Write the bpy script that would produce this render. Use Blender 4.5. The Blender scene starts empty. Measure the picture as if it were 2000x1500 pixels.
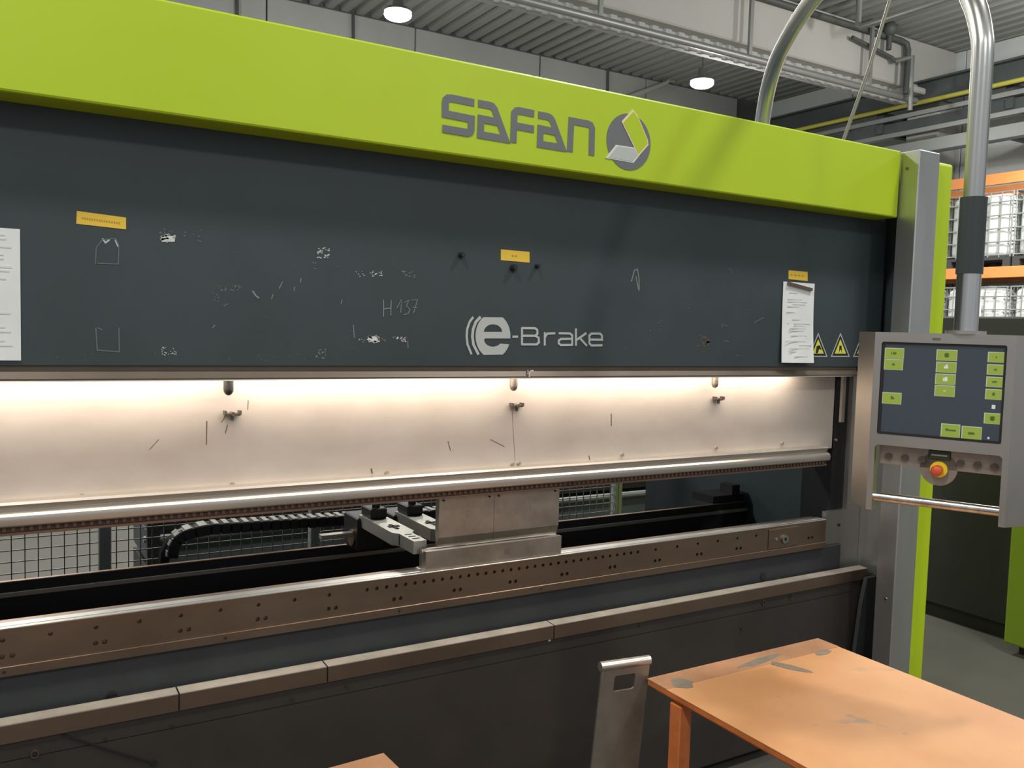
import bpy, bmesh, math, random
from mathutils import Vector, Matrix
from mathutils.geometry import tessellate_polygon
random.seed(7)
scn = bpy.context.scene
COL = scn.collection

# ------------------------------------------------------------------ camera
F_PX, YAW, PITCH, ROLL = 1700.0, math.radians(31.1), math.radians(3.75), math.radians(-1.65)
CAM = Vector((0.0, -2.336, 1.65))
_fw = Vector((math.sin(YAW)*math.cos(PITCH), math.cos(YAW)*math.cos(PITCH), -math.sin(PITCH)))
_rt = Vector((math.cos(YAW), -math.sin(YAW), 0)); _dn = -_rt.cross(_fw)
RT = math.cos(ROLL)*_rt + math.sin(ROLL)*_dn
DN = -math.sin(ROLL)*_rt + math.cos(ROLL)*_dn
FW = _fw
cd = bpy.data.cameras.new('camera'); cam = bpy.data.objects.new('camera', cd); COL.objects.link(cam)
cd.sensor_fit = 'HORIZONTAL'; cd.sensor_width = 36; cd.lens = F_PX/2000*36; cd.clip_end = 200
cam.matrix_world = Matrix(((RT.x, -DN.x, -FW.x, CAM.x), (RT.y, -DN.y, -FW.y, CAM.y), (RT.z, -DN.z, -FW.z, CAM.z), (0, 0, 0, 1)))
scn.camera = cam

# ------------------------------------------------------------------ world, exposure
w = bpy.data.worlds.new('world'); scn.world = w; w.use_nodes = True
bg = w.node_tree.nodes['Background']; bg.inputs[0].default_value = (0.86, 0.92, 1.0, 1); bg.inputs[1].default_value = 0.50
vs = scn.view_settings
vs.view_transform = 'Standard'; vs.look = 'None'; vs.exposure = 0.0; vs.gamma = 1.0; vs.use_curve_mapping = False

# ------------------------------------------------------------------ lamps of the hall (high-bay grid with added fill; those in view are built below as fixtures)
def spot(name, loc, power, col=(1.0, 0.97, 0.92), r=0.22, ang=150):
    l = bpy.data.lights.new(name, 'SPOT'); l.energy = power; l.color = col; l.shadow_soft_size = r
    l.spot_size = math.radians(ang); l.spot_blend = 0.6
    o = bpy.data.objects.new(name, l); COL.objects.link(o); o.location = loc
    return o
LAMP_W = 430      # over the press; lamps behind it are boosted to brighten the background
FAR_W = 620
def bay(loc, power):
    spot('hall_light', loc, power)
    l = bpy.data.lights.new('ceiling_fill', 'POINT'); l.energy = power*0.22; l.color = (1.0, 0.97, 0.92); l.shadow_soft_size = 0.18
    o = bpy.data.objects.new('ceiling_fill', l); COL.objects.link(o); o.location = loc      # added point fill that brightens the ceiling and walls around the far lamps
for (x, y) in [(3.7, -1.5), (-1.0, -1.7), (-5.4, -1.7), (3.7, -6.0), (-1.0, -6.0), (8.6, -1.5)]:
    spot('hall_light', (x, y, 5.45), LAMP_W)
for (x, y) in [(-1.0, 3.4), (4.2, 3.4), (0.0, 7.9)]:
    bay((x, y, 5.35), FAR_W)
for (x, y) in [(8.9, 2.3), (11.2, 3.0)]:  # second one is an added lamp to brighten the rack and right wall
    bay((x, y, 5.3), FAR_W*1.7)

# ------------------------------------------------------------------ helpers
def ray(x, y): return RT*((x-1000)/F_PX) + DN*((y-750)/F_PX) + FW
def at(x, y, Y=None, Z=None, X=None):
    d = ray(x, y)
    if Y is not None: t = (Y-CAM.y)/d.y
    elif Z is not None: t = (Z-CAM.z)/d.z
    else: t = (X-CAM.x)/d.x
    return CAM + d*t

class MB:
    def __init__(s): s.bm = bmesh.new(); s.nst = 0
    def box(s, x0, x1, y0, y1, z0, z1, bev=0, seg=1):
        r = bmesh.ops.create_cube(s.bm, size=1)
        vs_ = r['verts']
        bmesh.ops.scale(s.bm, vec=(x1-x0, y1-y0, z1-z0), verts=vs_)
        bmesh.ops.translate(s.bm, vec=((x0+x1)/2, (y0+y1)/2, (z0+z1)/2), verts=vs_)
        if bev:
            es = list({e for v in vs_ for e in v.link_edges})
            bmesh.ops.bevel(s.bm, geom=es, offset=bev, segments=seg, affect='EDGES', profile=0.5)
        return s
    def cyl(s, a, b, r, seg=16, r2=None):
        a = Vector(a); b = Vector(b); d = b-a
        rr = bmesh.ops.create_cone(s.bm, cap_ends=True, segments=seg, radius1=r, radius2=r if r2 is None else r2, depth=d.length)
        q = Vector((0, 0, 1)).rotation_difference(d.normalized()).to_matrix().to_4x4()
        bmesh.ops.transform(s.bm, matrix=Matrix.Translation((a+b)/2) @ q, verts=rr['verts'])
        return s
    def ball(s, c, r, sc=(1, 1, 1), u=14, v=8):
        rr = bmesh.ops.create_uvsphere(s.bm, u_segments=u, v_segments=v, radius=r)
        bmesh.ops.transform(s.bm, matrix=Matrix.Translation(c) @ Matrix.Diagonal((*sc, 1)), verts=rr['verts'])
        return s
    def tube(s, pts, r, seg=12, caps=True):
        pts = [Vector(p) for p in pts]; rings = []
        t0 = (pts[1]-pts[0]).normalized()
        n = t0.orthogonal().normalized()
        for i, p in enumerate(pts):
            if i == 0: t = t0
            elif i == len(pts)-1: t = (pts[i]-pts[i-1]).normalized()
            else: t = ((pts[i+1]-pts[i]).normalized()+(pts[i]-pts[i-1]).normalized()).normalized()
            n = (n - t*n.dot(t)).normalized(); b = t.cross(n)
            ri = r[i] if isinstance(r, list) else r
            rings.append([s.bm.verts.new(p + n*math.cos(2*math.pi*k/seg)*ri + b*math.sin(2*math.pi*k/seg)*ri) for k in range(seg)])
        for a, b in zip(rings, rings[1:]):
            for k in range(seg):
                s.bm.faces.new((a[k], a[(k+1) % seg], b[(k+1) % seg], b[k]))
        if caps:
            s.bm.faces.new(rings[0][::-1]); s.bm.faces.new(rings[-1])
        return s
    def prism(s, poly, ax, a0, a1):
        """extrude a closed 2-D polygon along axis ax ('x': (y,z), 'y': (x,z), 'z': (x,y))"""
        def P(u, v, w):
            return {'x': (w, u, v), 'y': (u, w, v), 'z': (u, v, w)}[ax]
        A = [s.bm.verts.new(P(u, v, a0)) for u, v in poly]; B = [s.bm.verts.new(P(u, v, a1)) for u, v in poly]
        n = len(poly)
        fs = [s.bm.faces.new(A), s.bm.faces.new(B[::-1])]
        for i in range(n): fs.append(s.bm.faces.new((A[i], B[i], B[(i+1) % n], A[(i+1) % n])))
        bmesh.ops.recalc_face_normals(s.bm, faces=fs)
        return s
    def plate(s, loops, y0, y1):
        """flat plate in the x/z plane from an outline and holes, from y0 (front) to y1 (back)"""
        L3 = [[Vector((u, v, 0)) for u, v in l] for l in loops]
        tris = tessellate_polygon(L3); flat = [p for l in L3 for p in l]
        A = [s.bm.verts.new((p.x, y0, p.y)) for p in flat]; B = [s.bm.verts.new((p.x, y1, p.y)) for p in flat]
        fs = []
        for t in tris:
            try:
                fs.append(s.bm.faces.new([A[i] for i in t])); fs.append(s.bm.faces.new([B[i] for i in reversed(t)]))
            except ValueError: pass
        o = 0
        for l in L3:
            n = len(l)
            for i in range(n):
                fs.append(s.bm.faces.new((A[o+i], B[o+i], B[o+(i+1) % n], A[o+(i+1) % n])))
            o += n
        bmesh.ops.recalc_face_normals(s.bm, faces=fs)
        return s
    def stroke(s, pts, wd, y0, y1):
        """thick polyline in the x/z plane"""
        pts = [Vector((p[0], p[1])) for p in pts]; n = len(pts); L = []; R = []
        for i, p in enumerate(pts):
            if i == 0: t = (pts[1]-p).normalized(); k = 1
            elif i == n-1: t = (p-pts[i-1]).normalized(); k = 1
            else:
                a = (p-pts[i-1]).normalized(); b = (pts[i+1]-p).normalized(); t = (a+b)
                t = a if t.length < 1e-4 else t.normalized(); k = 1/max(0.5, t.dot(a))
            nn = Vector((-t.y, t.x))*wd/2*k
            L.append(p+nn); R.append(p-nn)
        for i in range(n-1):
            q = [L[i], L[i+1], R[i+1], R[i]]
            yy0 = y0-0.00008*(s.nst % 12); s.nst += 1
            A = [s.bm.verts.new((v.x, yy0, v.y)) for v in q]; B = [s.bm.verts.new((v.x, y1, v.y)) for v in q]
            fs = [s.bm.faces.new(A), s.bm.faces.new(B[::-1])]
            for k in range(4): fs.append(s.bm.faces.new((A[k], B[k], B[(k+1) % 4], A[(k+1) % 4])))
            bmesh.ops.recalc_face_normals(s.bm, faces=fs)
        return s
    def build(s, name, mat, parent=None, smooth=False, ang=40):
        me = bpy.data.meshes.new(name); s.bm.to_mesh(me); s.bm.free()
        return place(name, me, mat, parent, smooth, ang)
WL = {}
def place(name, me, mat, parent=None, smooth=False, ang=40):
    if mat and not me.materials: me.materials.append(mat)
    if smooth:
        me.polygons.foreach_set('use_smooth', [True]*len(me.polygons))
        try: me.set_sharp_from_angle(angle=math.radians(ang))
        except Exception: pass
    o = bpy.data.objects.new(name, me); COL.objects.link(o)
    if parent:
        o.parent = parent
        if parent.name in WL: o.matrix_parent_inverse = Matrix.Translation(-WL[parent.name])
    return o
def tag(o, label=None, cat=None, group=None, kind=None):
    if label: o['label'] = label
    if cat: o['category'] = cat
    if group: o['group'] = group
    if kind: o['kind'] = kind
    return o
def thing(name, label, cat, loc=(0, 0, 0), group=None):
    """Empty at the base; parts built in world coordinates"""
    o = bpy.data.objects.new(name, None); COL.objects.link(o); o.location = loc; o.empty_display_size = 0.05
    WL[o.name] = Vector(loc)
    return tag(o, label, cat, group)
def struct(o): o['kind'] = 'structure'; return o
def copy_tree(o, loc, label=None, parent=None):
    c = o.copy(); COL.objects.link(c)
    if parent is None: c.location = loc
    else: c.parent = parent
    if label: c['label'] = label
    for ch in [q for q in ALLCH.get(o.name, [])]: copy_tree(ch, None, None, c)
    return c
ALLCH = {}
def index_children():
    ALLCH.clear()
    for q in bpy.data.objects:
        if q.parent: ALLCH.setdefault(q.parent.name, []).append(q)

# ------------------------------------------------------------------ materials
def mat(name, col, rough=0.5, metal=0.0, var=0.0, vscale=6.0, bump=0.0, bscale=60.0, stretch=(1, 1, 1), emit=None, estr=0, spec=None, col2=None, coat=0):
    m = bpy.data.materials.new(name); m.use_nodes = True; nt = m.node_tree; b = nt.nodes['Principled BSDF']
    b.inputs['Roughness'].default_value = rough; b.inputs['Metallic'].default_value = metal
    b.inputs['Base Color'].default_value = (*col, 1)
    if spec is not None: b.inputs['Specular IOR Level'].default_value = spec
    if coat: b.inputs['Coat Weight'].default_value = coat
    tc = nt.nodes.new('ShaderNodeTexCoord'); mp = nt.nodes.new('ShaderNodeMapping'); mp.inputs['Scale'].default_value = stretch
    nt.links.new(tc.outputs['Object'], mp.inputs[0])
    if var or col2:
        n = nt.nodes.new('ShaderNodeTexNoise'); n.inputs['Scale'].default_value = vscale; n.inputs['Detail'].default_value = 6; n.inputs['Roughness'].default_value = 0.6
        nt.links.new(mp.outputs[0], n.inputs['Vector'])
        r = nt.nodes.new('ShaderNodeValToRGB'); r.color_ramp.elements[0].position = 0.32; r.color_ramp.elements[1].position = 0.68
        c2 = col2 if col2 else tuple(min(1, c*(1+var)) for c in col)
        c1 = col if col2 else tuple(c*(1-var) for c in col)
        r.color_ramp.elements[0].color = (*c1, 1); r.color_ramp.elements[1].color = (*c2, 1)
        nt.links.new(n.outputs['Fac'], r.inputs[0]); nt.links.new(r.outputs[0], b.inputs['Base Color'])
        rr = nt.nodes.new('ShaderNodeMapRange'); rr.inputs['To Min'].default_value = max(0.03, rough*0.85); rr.inputs['To Max'].default_value = min(1, rough*1.2)
        nt.links.new(n.outputs['Fac'], rr.inputs['Value']); nt.links.new(rr.outputs[0], b.inputs['Roughness'])
    if bump:
        n2 = nt.nodes.new('ShaderNodeTexNoise'); n2.inputs['Scale'].default_value = bscale; n2.inputs['Detail'].default_value = 4
        nt.links.new(mp.outputs[0], n2.inputs['Vector'])
        bu = nt.nodes.new('ShaderNodeBump'); bu.inputs['Strength'].default_value = bump; bu.inputs['Distance'].default_value = 0.002
        nt.links.new(n2.outputs['Fac'], bu.inputs['Height']); nt.links.new(bu.outputs[0], b.inputs['Normal'])
    if emit:
        b.inputs['Emission Color'].default_value = (*emit, 1); b.inputs['Emission Strength'].default_value = estr
    return m
M = dict(
    green=mat('lime_green_paint', (0.395, 0.53, 0.006), 0.45, var=0.03, vscale=2, bump=0.03, bscale=300),
    dark=mat('anthracite_paint', (0.031, 0.044, 0.047), 0.5, var=0.12, vscale=3, bump=0.04, bscale=250),
    slate=mat('slate_blue_paint', (0.023, 0.027, 0.027), 0.6, var=0.2, vscale=4),
    lowpanel=mat('dark_lower_panel_paint', (0.031, 0.025, 0.021), 0.42, var=0.15, vscale=3),
    apron=mat('brushed_stainless_apron', (0.455, 0.395, 0.34), 0.42, 0.35, vscale=4, col2=(0.52, 0.465, 0.41), stretch=(1, 1, 1.8), bump=0.03, bscale=140),
    steel=mat('brushed_stainless', (0.50, 0.50, 0.48), 0.33, 0.9, var=0.06, vscale=10, stretch=(1, 1, 0.15), bump=0.04, bscale=120),
    steelw=mat('worn_tool_steel', (0.33, 0.29, 0.24), 0.38, 0.88, var=0.22, vscale=9, bump=0.05, bscale=80),
    alu=mat('anodised_aluminium', (0.50, 0.455, 0.395), 0.33, 0.85, var=0.05, vscale=8, stretch=(0.1, 1, 1)),
    rail=mat('worn_steel_rail', (0.245, 0.172, 0.122), 0.36, 0.9, var=0.15, vscale=5, stretch=(0.4, 1, 1)),
    chrome=mat('tube_reflection_streaks', (0.52, 0.51, 0.48), 0.22, 1.0, var=0.25, vscale=40, stretch=(1, 1, 0.01)),  # streaks in the colour stand in for reflections along the tube
    tube=mat('satin_steel_tube', (0.50, 0.50, 0.47), 0.30, 1.0),
    black=mat('black_plastic', (0.012, 0.012, 0.012), 0.45),
    blackbeam=mat('black_beam_paint', (0.006, 0.006, 0.007), 0.5),
    lip=mat('bronze_lamp_lip', (0.12, 0.095, 0.07), 0.45, 0.4, var=0.1),
    brown=mat('brown_rubber_teeth', (0.06, 0.028, 0.018), 0.7, var=0.3, vscale=60),
    tooth=mat('brown_tooth', (0.13, 0.07, 0.045), 0.6, 0.3),
    chaingrey=mat('chain_grey', (0.30, 0.29, 0.26), 0.6),
    railtop=mat('lit_rail_top', (0.40, 0.36, 0.30), 0.45, 0.4, var=0.15, vscale=12),  # light from above painted as a paler tone of the rail metal
    handle=mat('dull_sheet_steel', (0.30, 0.265, 0.22), 0.42, 0.85, var=0.2, vscale=7),
    btncap=mat('dark_button_cap', (0.10, 0.085, 0.07), 0.4, 0.4),
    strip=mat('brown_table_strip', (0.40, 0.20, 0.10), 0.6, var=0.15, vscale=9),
    wear=mat('grey_worn_patch', (0.20, 0.17, 0.125), 0.6, var=0.2, vscale=20),
    fingersteel=mat('ground_finger_steel', (0.42, 0.41, 0.36), 0.4, 0.7, var=0.1, vscale=15),
    grey=mat('logo_grey', (0.125, 0.135, 0.14), 0.5),
    white=mat('logo_white', (0.62, 0.63, 0.60), 0.5),
    ltgrey=mat('print_light_grey', (0.42, 0.44, 0.42), 0.6),
    scratch=mat('scratched_bare_metal', (0.46, 0.47, 0.44), 0.6, var=0.3, vscale=90),
    faint=mat('faint_adhesive_trace', (0.11, 0.125, 0.125), 0.7),
    chalk=mat('chalk_writing', (0.20, 0.215, 0.195), 0.8),
    peach=mat('pale_outline', (0.75, 0.60, 0.42), 0.5),
    yellow=mat('yellow_label', (0.76, 0.51, 0.045), 0.5, var=0.05),
    ylwdark=mat('label_print', (0.45, 0.27, 0.03), 0.6),
    warn=mat('warning_yellow', (0.62, 0.62, 0.08), 0.5),
    paper=mat('paper', (0.70, 0.72, 0.70), 0.85, var=0.05, vscale=8),
    ink=mat('faint_print', (0.64, 0.66, 0.65), 0.85),
    orange=mat('orange_table_paint', (0.50, 0.14, 0.035), 0.5, var=0.2, vscale=14),
    ledstrip=mat('led_diffuser', (0.9, 0.85, 0.75), 0.5, emit=(1, 0.84, 0.62), estr=5),
    lampface=mat('high_bay_face', (1, 1, 1), 0.4, emit=(1, 0.98, 0.95), estr=14),
    lampbody=mat('lamp_housing', (0.10, 0.10, 0.10), 0.5),
    concrete=mat('concrete_panel', (0.40, 0.41, 0.40), 0.8, var=0.06, vscale=1.2, bump=0.05, bscale=20),
    girder=mat('pale_concrete_girder', (0.41, 0.41, 0.385), 0.8, var=0.05, vscale=1.0),
    wallr=mat('pale_wall_panel', (0.60, 0.63, 0.62), 0.7, var=0.04, vscale=0.8),
    deck=mat('galvanised_deck', (0.27, 0.285, 0.27), 0.55, 0.1, var=0.06, vscale=1.0),
    crane=mat('dark_crane_beam', (0.055, 0.065, 0.065), 0.6, var=0.2, vscale=2),
    pipe=mat('galvanised_pipe', (0.27, 0.285, 0.275), 0.4, 0.5),
    pipedark=mat('dark_pipe', (0.07, 0.08, 0.078), 0.55),
    gaspipe=mat('yellow_gas_pipe', (0.42, 0.40, 0.06), 0.45),
    floor=mat('worn_concrete_floor', (0.062, 0.060, 0.049), 0.65, var=0.15, vscale=0.9, bump=0.05, bscale=30),
    cabdark=mat('dark_cabinet_paint', (0.017, 0.0165, 0.015), 0.6, var=0.15, vscale=2),
    cabgreen=mat('cabinet_green', (0.145, 0.22, 0.010), 0.5),
    rackor=mat('rack_orange', (0.62, 0.22, 0.06), 0.5, var=0.06),
    tank=mat('white_plastic_tank', (0.62, 0.64, 0.62), 0.45, var=0.05, vscale=4),
    cage=mat('galvanised_cage', (0.30, 0.32, 0.31), 0.45, 0.6),
    pallet=mat('dark_pallet', (0.035, 0.035, 0.035), 0.6),
    wood=mat('grey_wood', (0.14, 0.11, 0.08), 0.8, var=0.2, vscale=6),
    fence=mat('galvanised_mesh', (0.24, 0.245, 0.23), 0.5, 0.5),
    fpost=mat('grey_fence_post', (0.34, 0.37, 0.36), 0.45, 0.3),
    screen=mat('screen_face', (0.02, 0.025, 0.03), 0.2, emit=(0.036, 0.045, 0.054), estr=0.62),
    btn=mat('screen_button_green', (0.1, 0.13, 0.02), 0.3, emit=(0.25, 0.32, 0.045), estr=0.72),
    btnedge=mat('screen_button_edge', (0.2, 0.2, 0.2), 0.3, emit=(0.30, 0.36, 0.20), estr=0.8),
    btnink=mat('screen_button_glyph', (0.02, 0.05, 0.01), 0.3, emit=(0.06, 0.12, 0.012), estr=0.8),
    btnwhite=mat('screen_button_white', (0.3, 0.3, 0.3), 0.3, emit=(0.42, 0.46, 0.46), estr=0.8),
    bezel=mat('black_bezel', (0.015, 0.013, 0.011), 0.4),
    consolesteel=mat('console_stainless', (0.44, 0.41, 0.37), 0.36, 0.95, var=0.05, vscale=6, bump=0.03, bscale=150),
    copperpanel=mat('console_button_panel', (0.30, 0.25, 0.205), 0.45, 0.6, var=0.08, vscale=20),
    sleeve=mat('charcoal_sleeve', (0.028, 0.036, 0.037), 0.45),
    red=mat('red_push_button', (0.60, 0.085, 0.03), 0.4),
    estopyellow=mat('yellow_collar', (0.80, 0.58, 0.02), 0.4),
    darkgreen=mat('dark_green_label', (0.03, 0.055, 0.012), 0.5),
    cable=mat('beige_cable', (0.13, 0.13, 0.085), 0.5),
    hole=mat('dark_hole', (0.012, 0.009, 0.007), 0.8),
)
def tabletop_mat():
    m = bpy.data.materials.new('worn_orange_tabletop'); m.use_nodes = True; nt = m.node_tree; b = nt.nodes['Principled BSDF']
    tc = nt.nodes.new('ShaderNodeTexCoord')
    n = nt.nodes.new('ShaderNodeTexNoise'); n.inputs['Scale'].default_value = 5; n.inputs['Detail'].default_value = 7
    n2 = nt.nodes.new('ShaderNodeTexNoise'); n2.inputs['Scale'].default_value = 6.5; n2.inputs['Detail'].default_value = 3; n2.inputs['Distortion'].default_value = 1.2
    for q in (n, n2): nt.links.new(tc.outputs['Object'], q.inputs['Vector'])
    r = nt.nodes.new('ShaderNodeValToRGB'); r.color_ramp.elements[0].position = 0.3; r.color_ramp.elements[1].position = 0.7
    r.color_ramp.elements[0].color = (0.50, 0.235, 0.095, 1); r.color_ramp.elements[1].color = (0.58, 0.30, 0.13, 1)
    nt.links.new(n.outputs['Fac'], r.inputs[0])
    g = nt.nodes.new('ShaderNodeValToRGB'); g.color_ramp.elements[0].position = 0.66; g.color_ramp.elements[1].position = 0.72
    g.color_ramp.elements[0].color = (0, 0, 0, 1); g.color_ramp.elements[1].color = (0.8, 0.8, 0.8, 1)
    nt.links.new(n2.outputs['Fac'], g.inputs[0])
    mx = nt.nodes.new('ShaderNodeMix'); mx.data_type = 'RGBA'
    nt.links.new(g.outputs[0], mx.inputs[0]); nt.links.new(r.outputs[0], mx.inputs[6]); mx.inputs[7].default_value = (0.27, 0.22, 0.15, 1)
    nt.links.new(mx.outputs[2], b.inputs['Base Color']); b.inputs['Roughness'].default_value = 0.6; b.inputs['Specular IOR Level'].default_value = 0.25
    return m
M['tabletop'] = tabletop_mat()

# ================================================================== THE SETTING
struct(MB().box(-9, 14.2, -9, 11.2, -0.1, 0).build('floor', M['floor']))
# ceiling: trapezoidal steel deck, ribs along y
mb = MB(); p = 0.25; x = -9.0; Zd = 6.47; prof = []
while x < 14.1:
    prof += [(x, Zd), (x+0.11, Zd), (x+0.145, Zd+0.075), (x+0.215, Zd+0.075)]; x += p
top = [(prof[-1][0], Zd+0.12), (prof[0][0], Zd+0.12)]
mb.prism(prof+top, 'y', -3.5, 10.98)
struct(tag(mb.build('ceiling', M['deck']), 'grey trapezoidal steel roof deck'))
# back wall: concrete panels
wb = MB().box(-9, 14.2, 11.06, 11.2, 0, 6.6).build('wall_back', M['lampbody']); struct(wb)
xs = [8.44+2.42*k for k in range(-7, 3)]
for a, b in zip(xs, xs[1:]):
    MB().box(a+0.012, b-0.012, 11.0, 11.06, 0, 6.46, bev=0.008).build('panel', M['concrete'], wb)
wr = MB().box(14.06, 14.2, -9, 11.06, 0, 6.6).build('wall_right', M['lampbody']); struct(wr)
for k in range(9):
    for (z0, z1) in ((0, 3.05), (3.07, 6.46)):
        MB().box(14.0, 14.06, -9+k*2.22+0.01, -9+(k+1)*2.22-0.01, z0, z1, bev=0.006).build('panel', M['wallr'], wr)
# concrete roof girder running parallel to the machine, on a column
g = MB()
g.box(-9, 13.95, 6.70, 7.10, 5.68, 6.46, bev=0.02)
struct(tag(g.build('trim_1', M['girder']), 'pale concrete roof girder spanning the hall'))
struct(tag(MB().box(13.45, 13.95, 6.6, 7.2, 0.0, 5.58, bev=0.02).build('trim_2', M['girder']), 'concrete column under the girder'))
struct(tag(MB().box(12.6, 13.95, 6.55, 7.25, 5.58, 5.68, bev=0.02).build('trim_3', M['girder']), 'bearing corbel under the girder end'))
# crane runway along the right wall
cr = thing('crane_runway', 'dark steel crane runway beam along the right wall above the rack', 'beam', (13.2, 2, 5.3))
m_ = MB(); m_.box(12.98, 13.02, -9, 10.98, 5.48, 5.76); m_.box(12.88, 13.12, -9, 10.98, 5.76, 5.79); m_.box(12.88, 13.12, -9, 10.98, 5.45, 5.48)
m_.build('runway_beam', M['crane'], cr)
MB().box(12.94, 13.0, -9, 10.98, 5.26, 5.33).build('busbar_rail', M['pipe'], cr)
MB().box(13.05, 13.1, -9, 10.98, 5.08, 5.24).build('cable_duct', M['crane'], cr)
MB().box(12.94, 13.0, -9, 10.98, 4.98, 5.05).build('busbar_rail', M['pipe'], cr)
MB().box(13.0, 13.08, -9, 10.98, 4.66, 4.86).build('wall_rail', M['pipe'], cr)
MB().box(12.96, 13.0, -9, 10.98, 4.62, 4.66).build('wall_rail_edge', M['crane'], cr)
for k in range(9):
    y = -8+2.2*k
    MB().box(13.02, 14.0, y-0.06, y+0.06, 5.1, 5.45).build('bracket', M['crane'], cr)
    MB().box(13.05, 14.0, y-0.04, y+0.04, 4.66, 4.8).build('bracket', M['crane'], cr)
tag(MB().tube([(12.83, -9, 5.425), (12.83, 10.98, 5.425)], 0.035, 10).build('gas_pipe', M['gaspipe'], smooth=True), 'yellow-green pipe running along the dark crane beam', 'pipe')
# pipe hung under the girder, with hangers
gp = thing('sprinkler_pipe', 'light grey pipe on hangers under the concrete girder', 'pipe', (5, 6.55, 5.3))
MB().tube([(-9, 6.52, 5.425), (12.7, 6.52, 5.425)], 0.05, 10).build('pipe_run', M['pipe'], gp, True)
for k in range(8):
    x = -6.3+2.55*k
    MB().box(x-0.03, x+0.03, 6.50, 6.54, 5.4, 6.46).build('hanger', M['pipe'], gp)
# cladding strip seen behind the girder
cs = MB(); prof = []
x = -9.0
while x < 12.9:
    prof += [(x, 6.86), (x+0.10, 6.86), (x+0.13, 6.90), (x+0.20, 6.90)]; x += 0.23
cs.prism(prof+[(prof[-1][0], 6.96), (prof[0][0], 6.96)], 'z', 5.47, 5.68)
struct(tag(cs.build('trim_4', M['concrete']), 'ribbed cladding strip behind the girder'))
# pipework at the girder end
pw = thing('dark_pipework', 'dark pipe with valve running over the end of the girder', 'pipe', (11, 6.6, 6))
MB().tube([(7.5, 6.62, 6.33), (12.4, 6.62, 6.33), (12.5, 6.6, 6.30), (12.52, 6.58, 6.2), (12.52, 6.58, 5.52)], 0.045, 10).build('pipe_run', M['pipedark'], pw, True)
MB().ball((12.0, 6.55, 6.42), 0.12).cyl((12.0, 6.55, 6.1), (12.0, 6.55, 6.42), 0.04, 10).build('valve', M['pipedark'], pw, True)
MB().tube([(11.2, 6.6, 6.15), (12.15, 6.6, 6.02), (12.2, 6.55, 5.95)], 0.03, 8).build('branch_pipe', M['pipedark'], pw, True)
dp = at(1783, 112, X=12.3); dq = at(1780, 215, X=12.3)
MB().tube([(12.2, 6.55, 5.97), (dp.x, dp.y, dp.z), (dq.x, dp.y, dq.z)], 0.04, 10).build('down_pipe', M['pipe'], pw, True)
a0 = at(1676, 47, Z=6.05); 
tag(MB().tube([(a0.x, a0.y, 6.46), (a0.x, a0.y, 6.05), (a0.x, a0.y-0.06, 6.0), (a0.x, a0.y-3.6, 6.0)], 0.045, 10).build('ceiling_pipe', M['pipe'], smooth=True), 'pale ceiling pipe with a drop leg, left of the steel arch top', 'pipe')
# bent drain pipe on the back wall
b0 = at(1228, 190, Y=10.85); b1 = at(1300, 163, Y=10.85); b2 = at(1314, 148, Y=10.85); b3 = at(1312, 92, Y=10.85)
tag(MB().tube([b0+Vector((-0.6, 0, -0.25)), b0, b1, b2, (b2.x, b2.y, 6.46)], 0.05, 10).build('drain_pipe', M['girder'], smooth=True), 'pale bent drain pipe on the back wall left of the second lamp', 'pipe')
for i, (x0, y0, lab) in enumerate([(462, 20, 'dark cable down the back wall, nearest the beam\'s left corner'), (690, 30, 'dark cable down the back wall beneath the first lamp'), (1187, 150, 'thin conduit down the back wall left of the bent drain pipe')]):
    q = at(x0, y0, Y=10.97)
    tag(MB().tube([(q.x, 10.97, 6.46), (q.x+0.02, 10.97, 5.6), (q.x+0.05, 10.97, 4.2)], 0.025, 8).build('wall_cable', M['pipedark'], smooth=True), lab, 'cable')

# high-bay lamps in view
def lamp(loc, label):
    t = thing('high_bay_lamp', label, 'lamp', loc, 'round high-bay lamps')
    x, y, z = loc
    MB().ball((x, y, z), 0.175, (1, 1, 0.42), 28, 12).build('diffuser', M['lampface'], t, True)
    MB().cyl((x, y, z+0.035), (x, y, z+0.075), 0.178, 32, 0.15).build('rim', M['lampbody'], t, True)
    MB().cyl((x, y, z+0.06), (x, y, z+0.22), 0.075, 20, 0.06).build('driver', M['lampbody'], t, True)
    MB().cyl((x, y, z+0.22), (x, y, 6.47), 0.012, 8).build('suspension_cable', M['lampbody'], t)
    bay((x, y, z-0.10), FAR_W)
q = CAM + ray(777, 29)*11.0; lamp((q.x, q.y, q.z), 'round lit high-bay lamp above the left part of the green beam')
q = CAM + ray(1371, 163)*13.0; lamp((q.x, q.y, q.z), 'round lit high-bay lamp above the logo end of the green beam')

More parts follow.
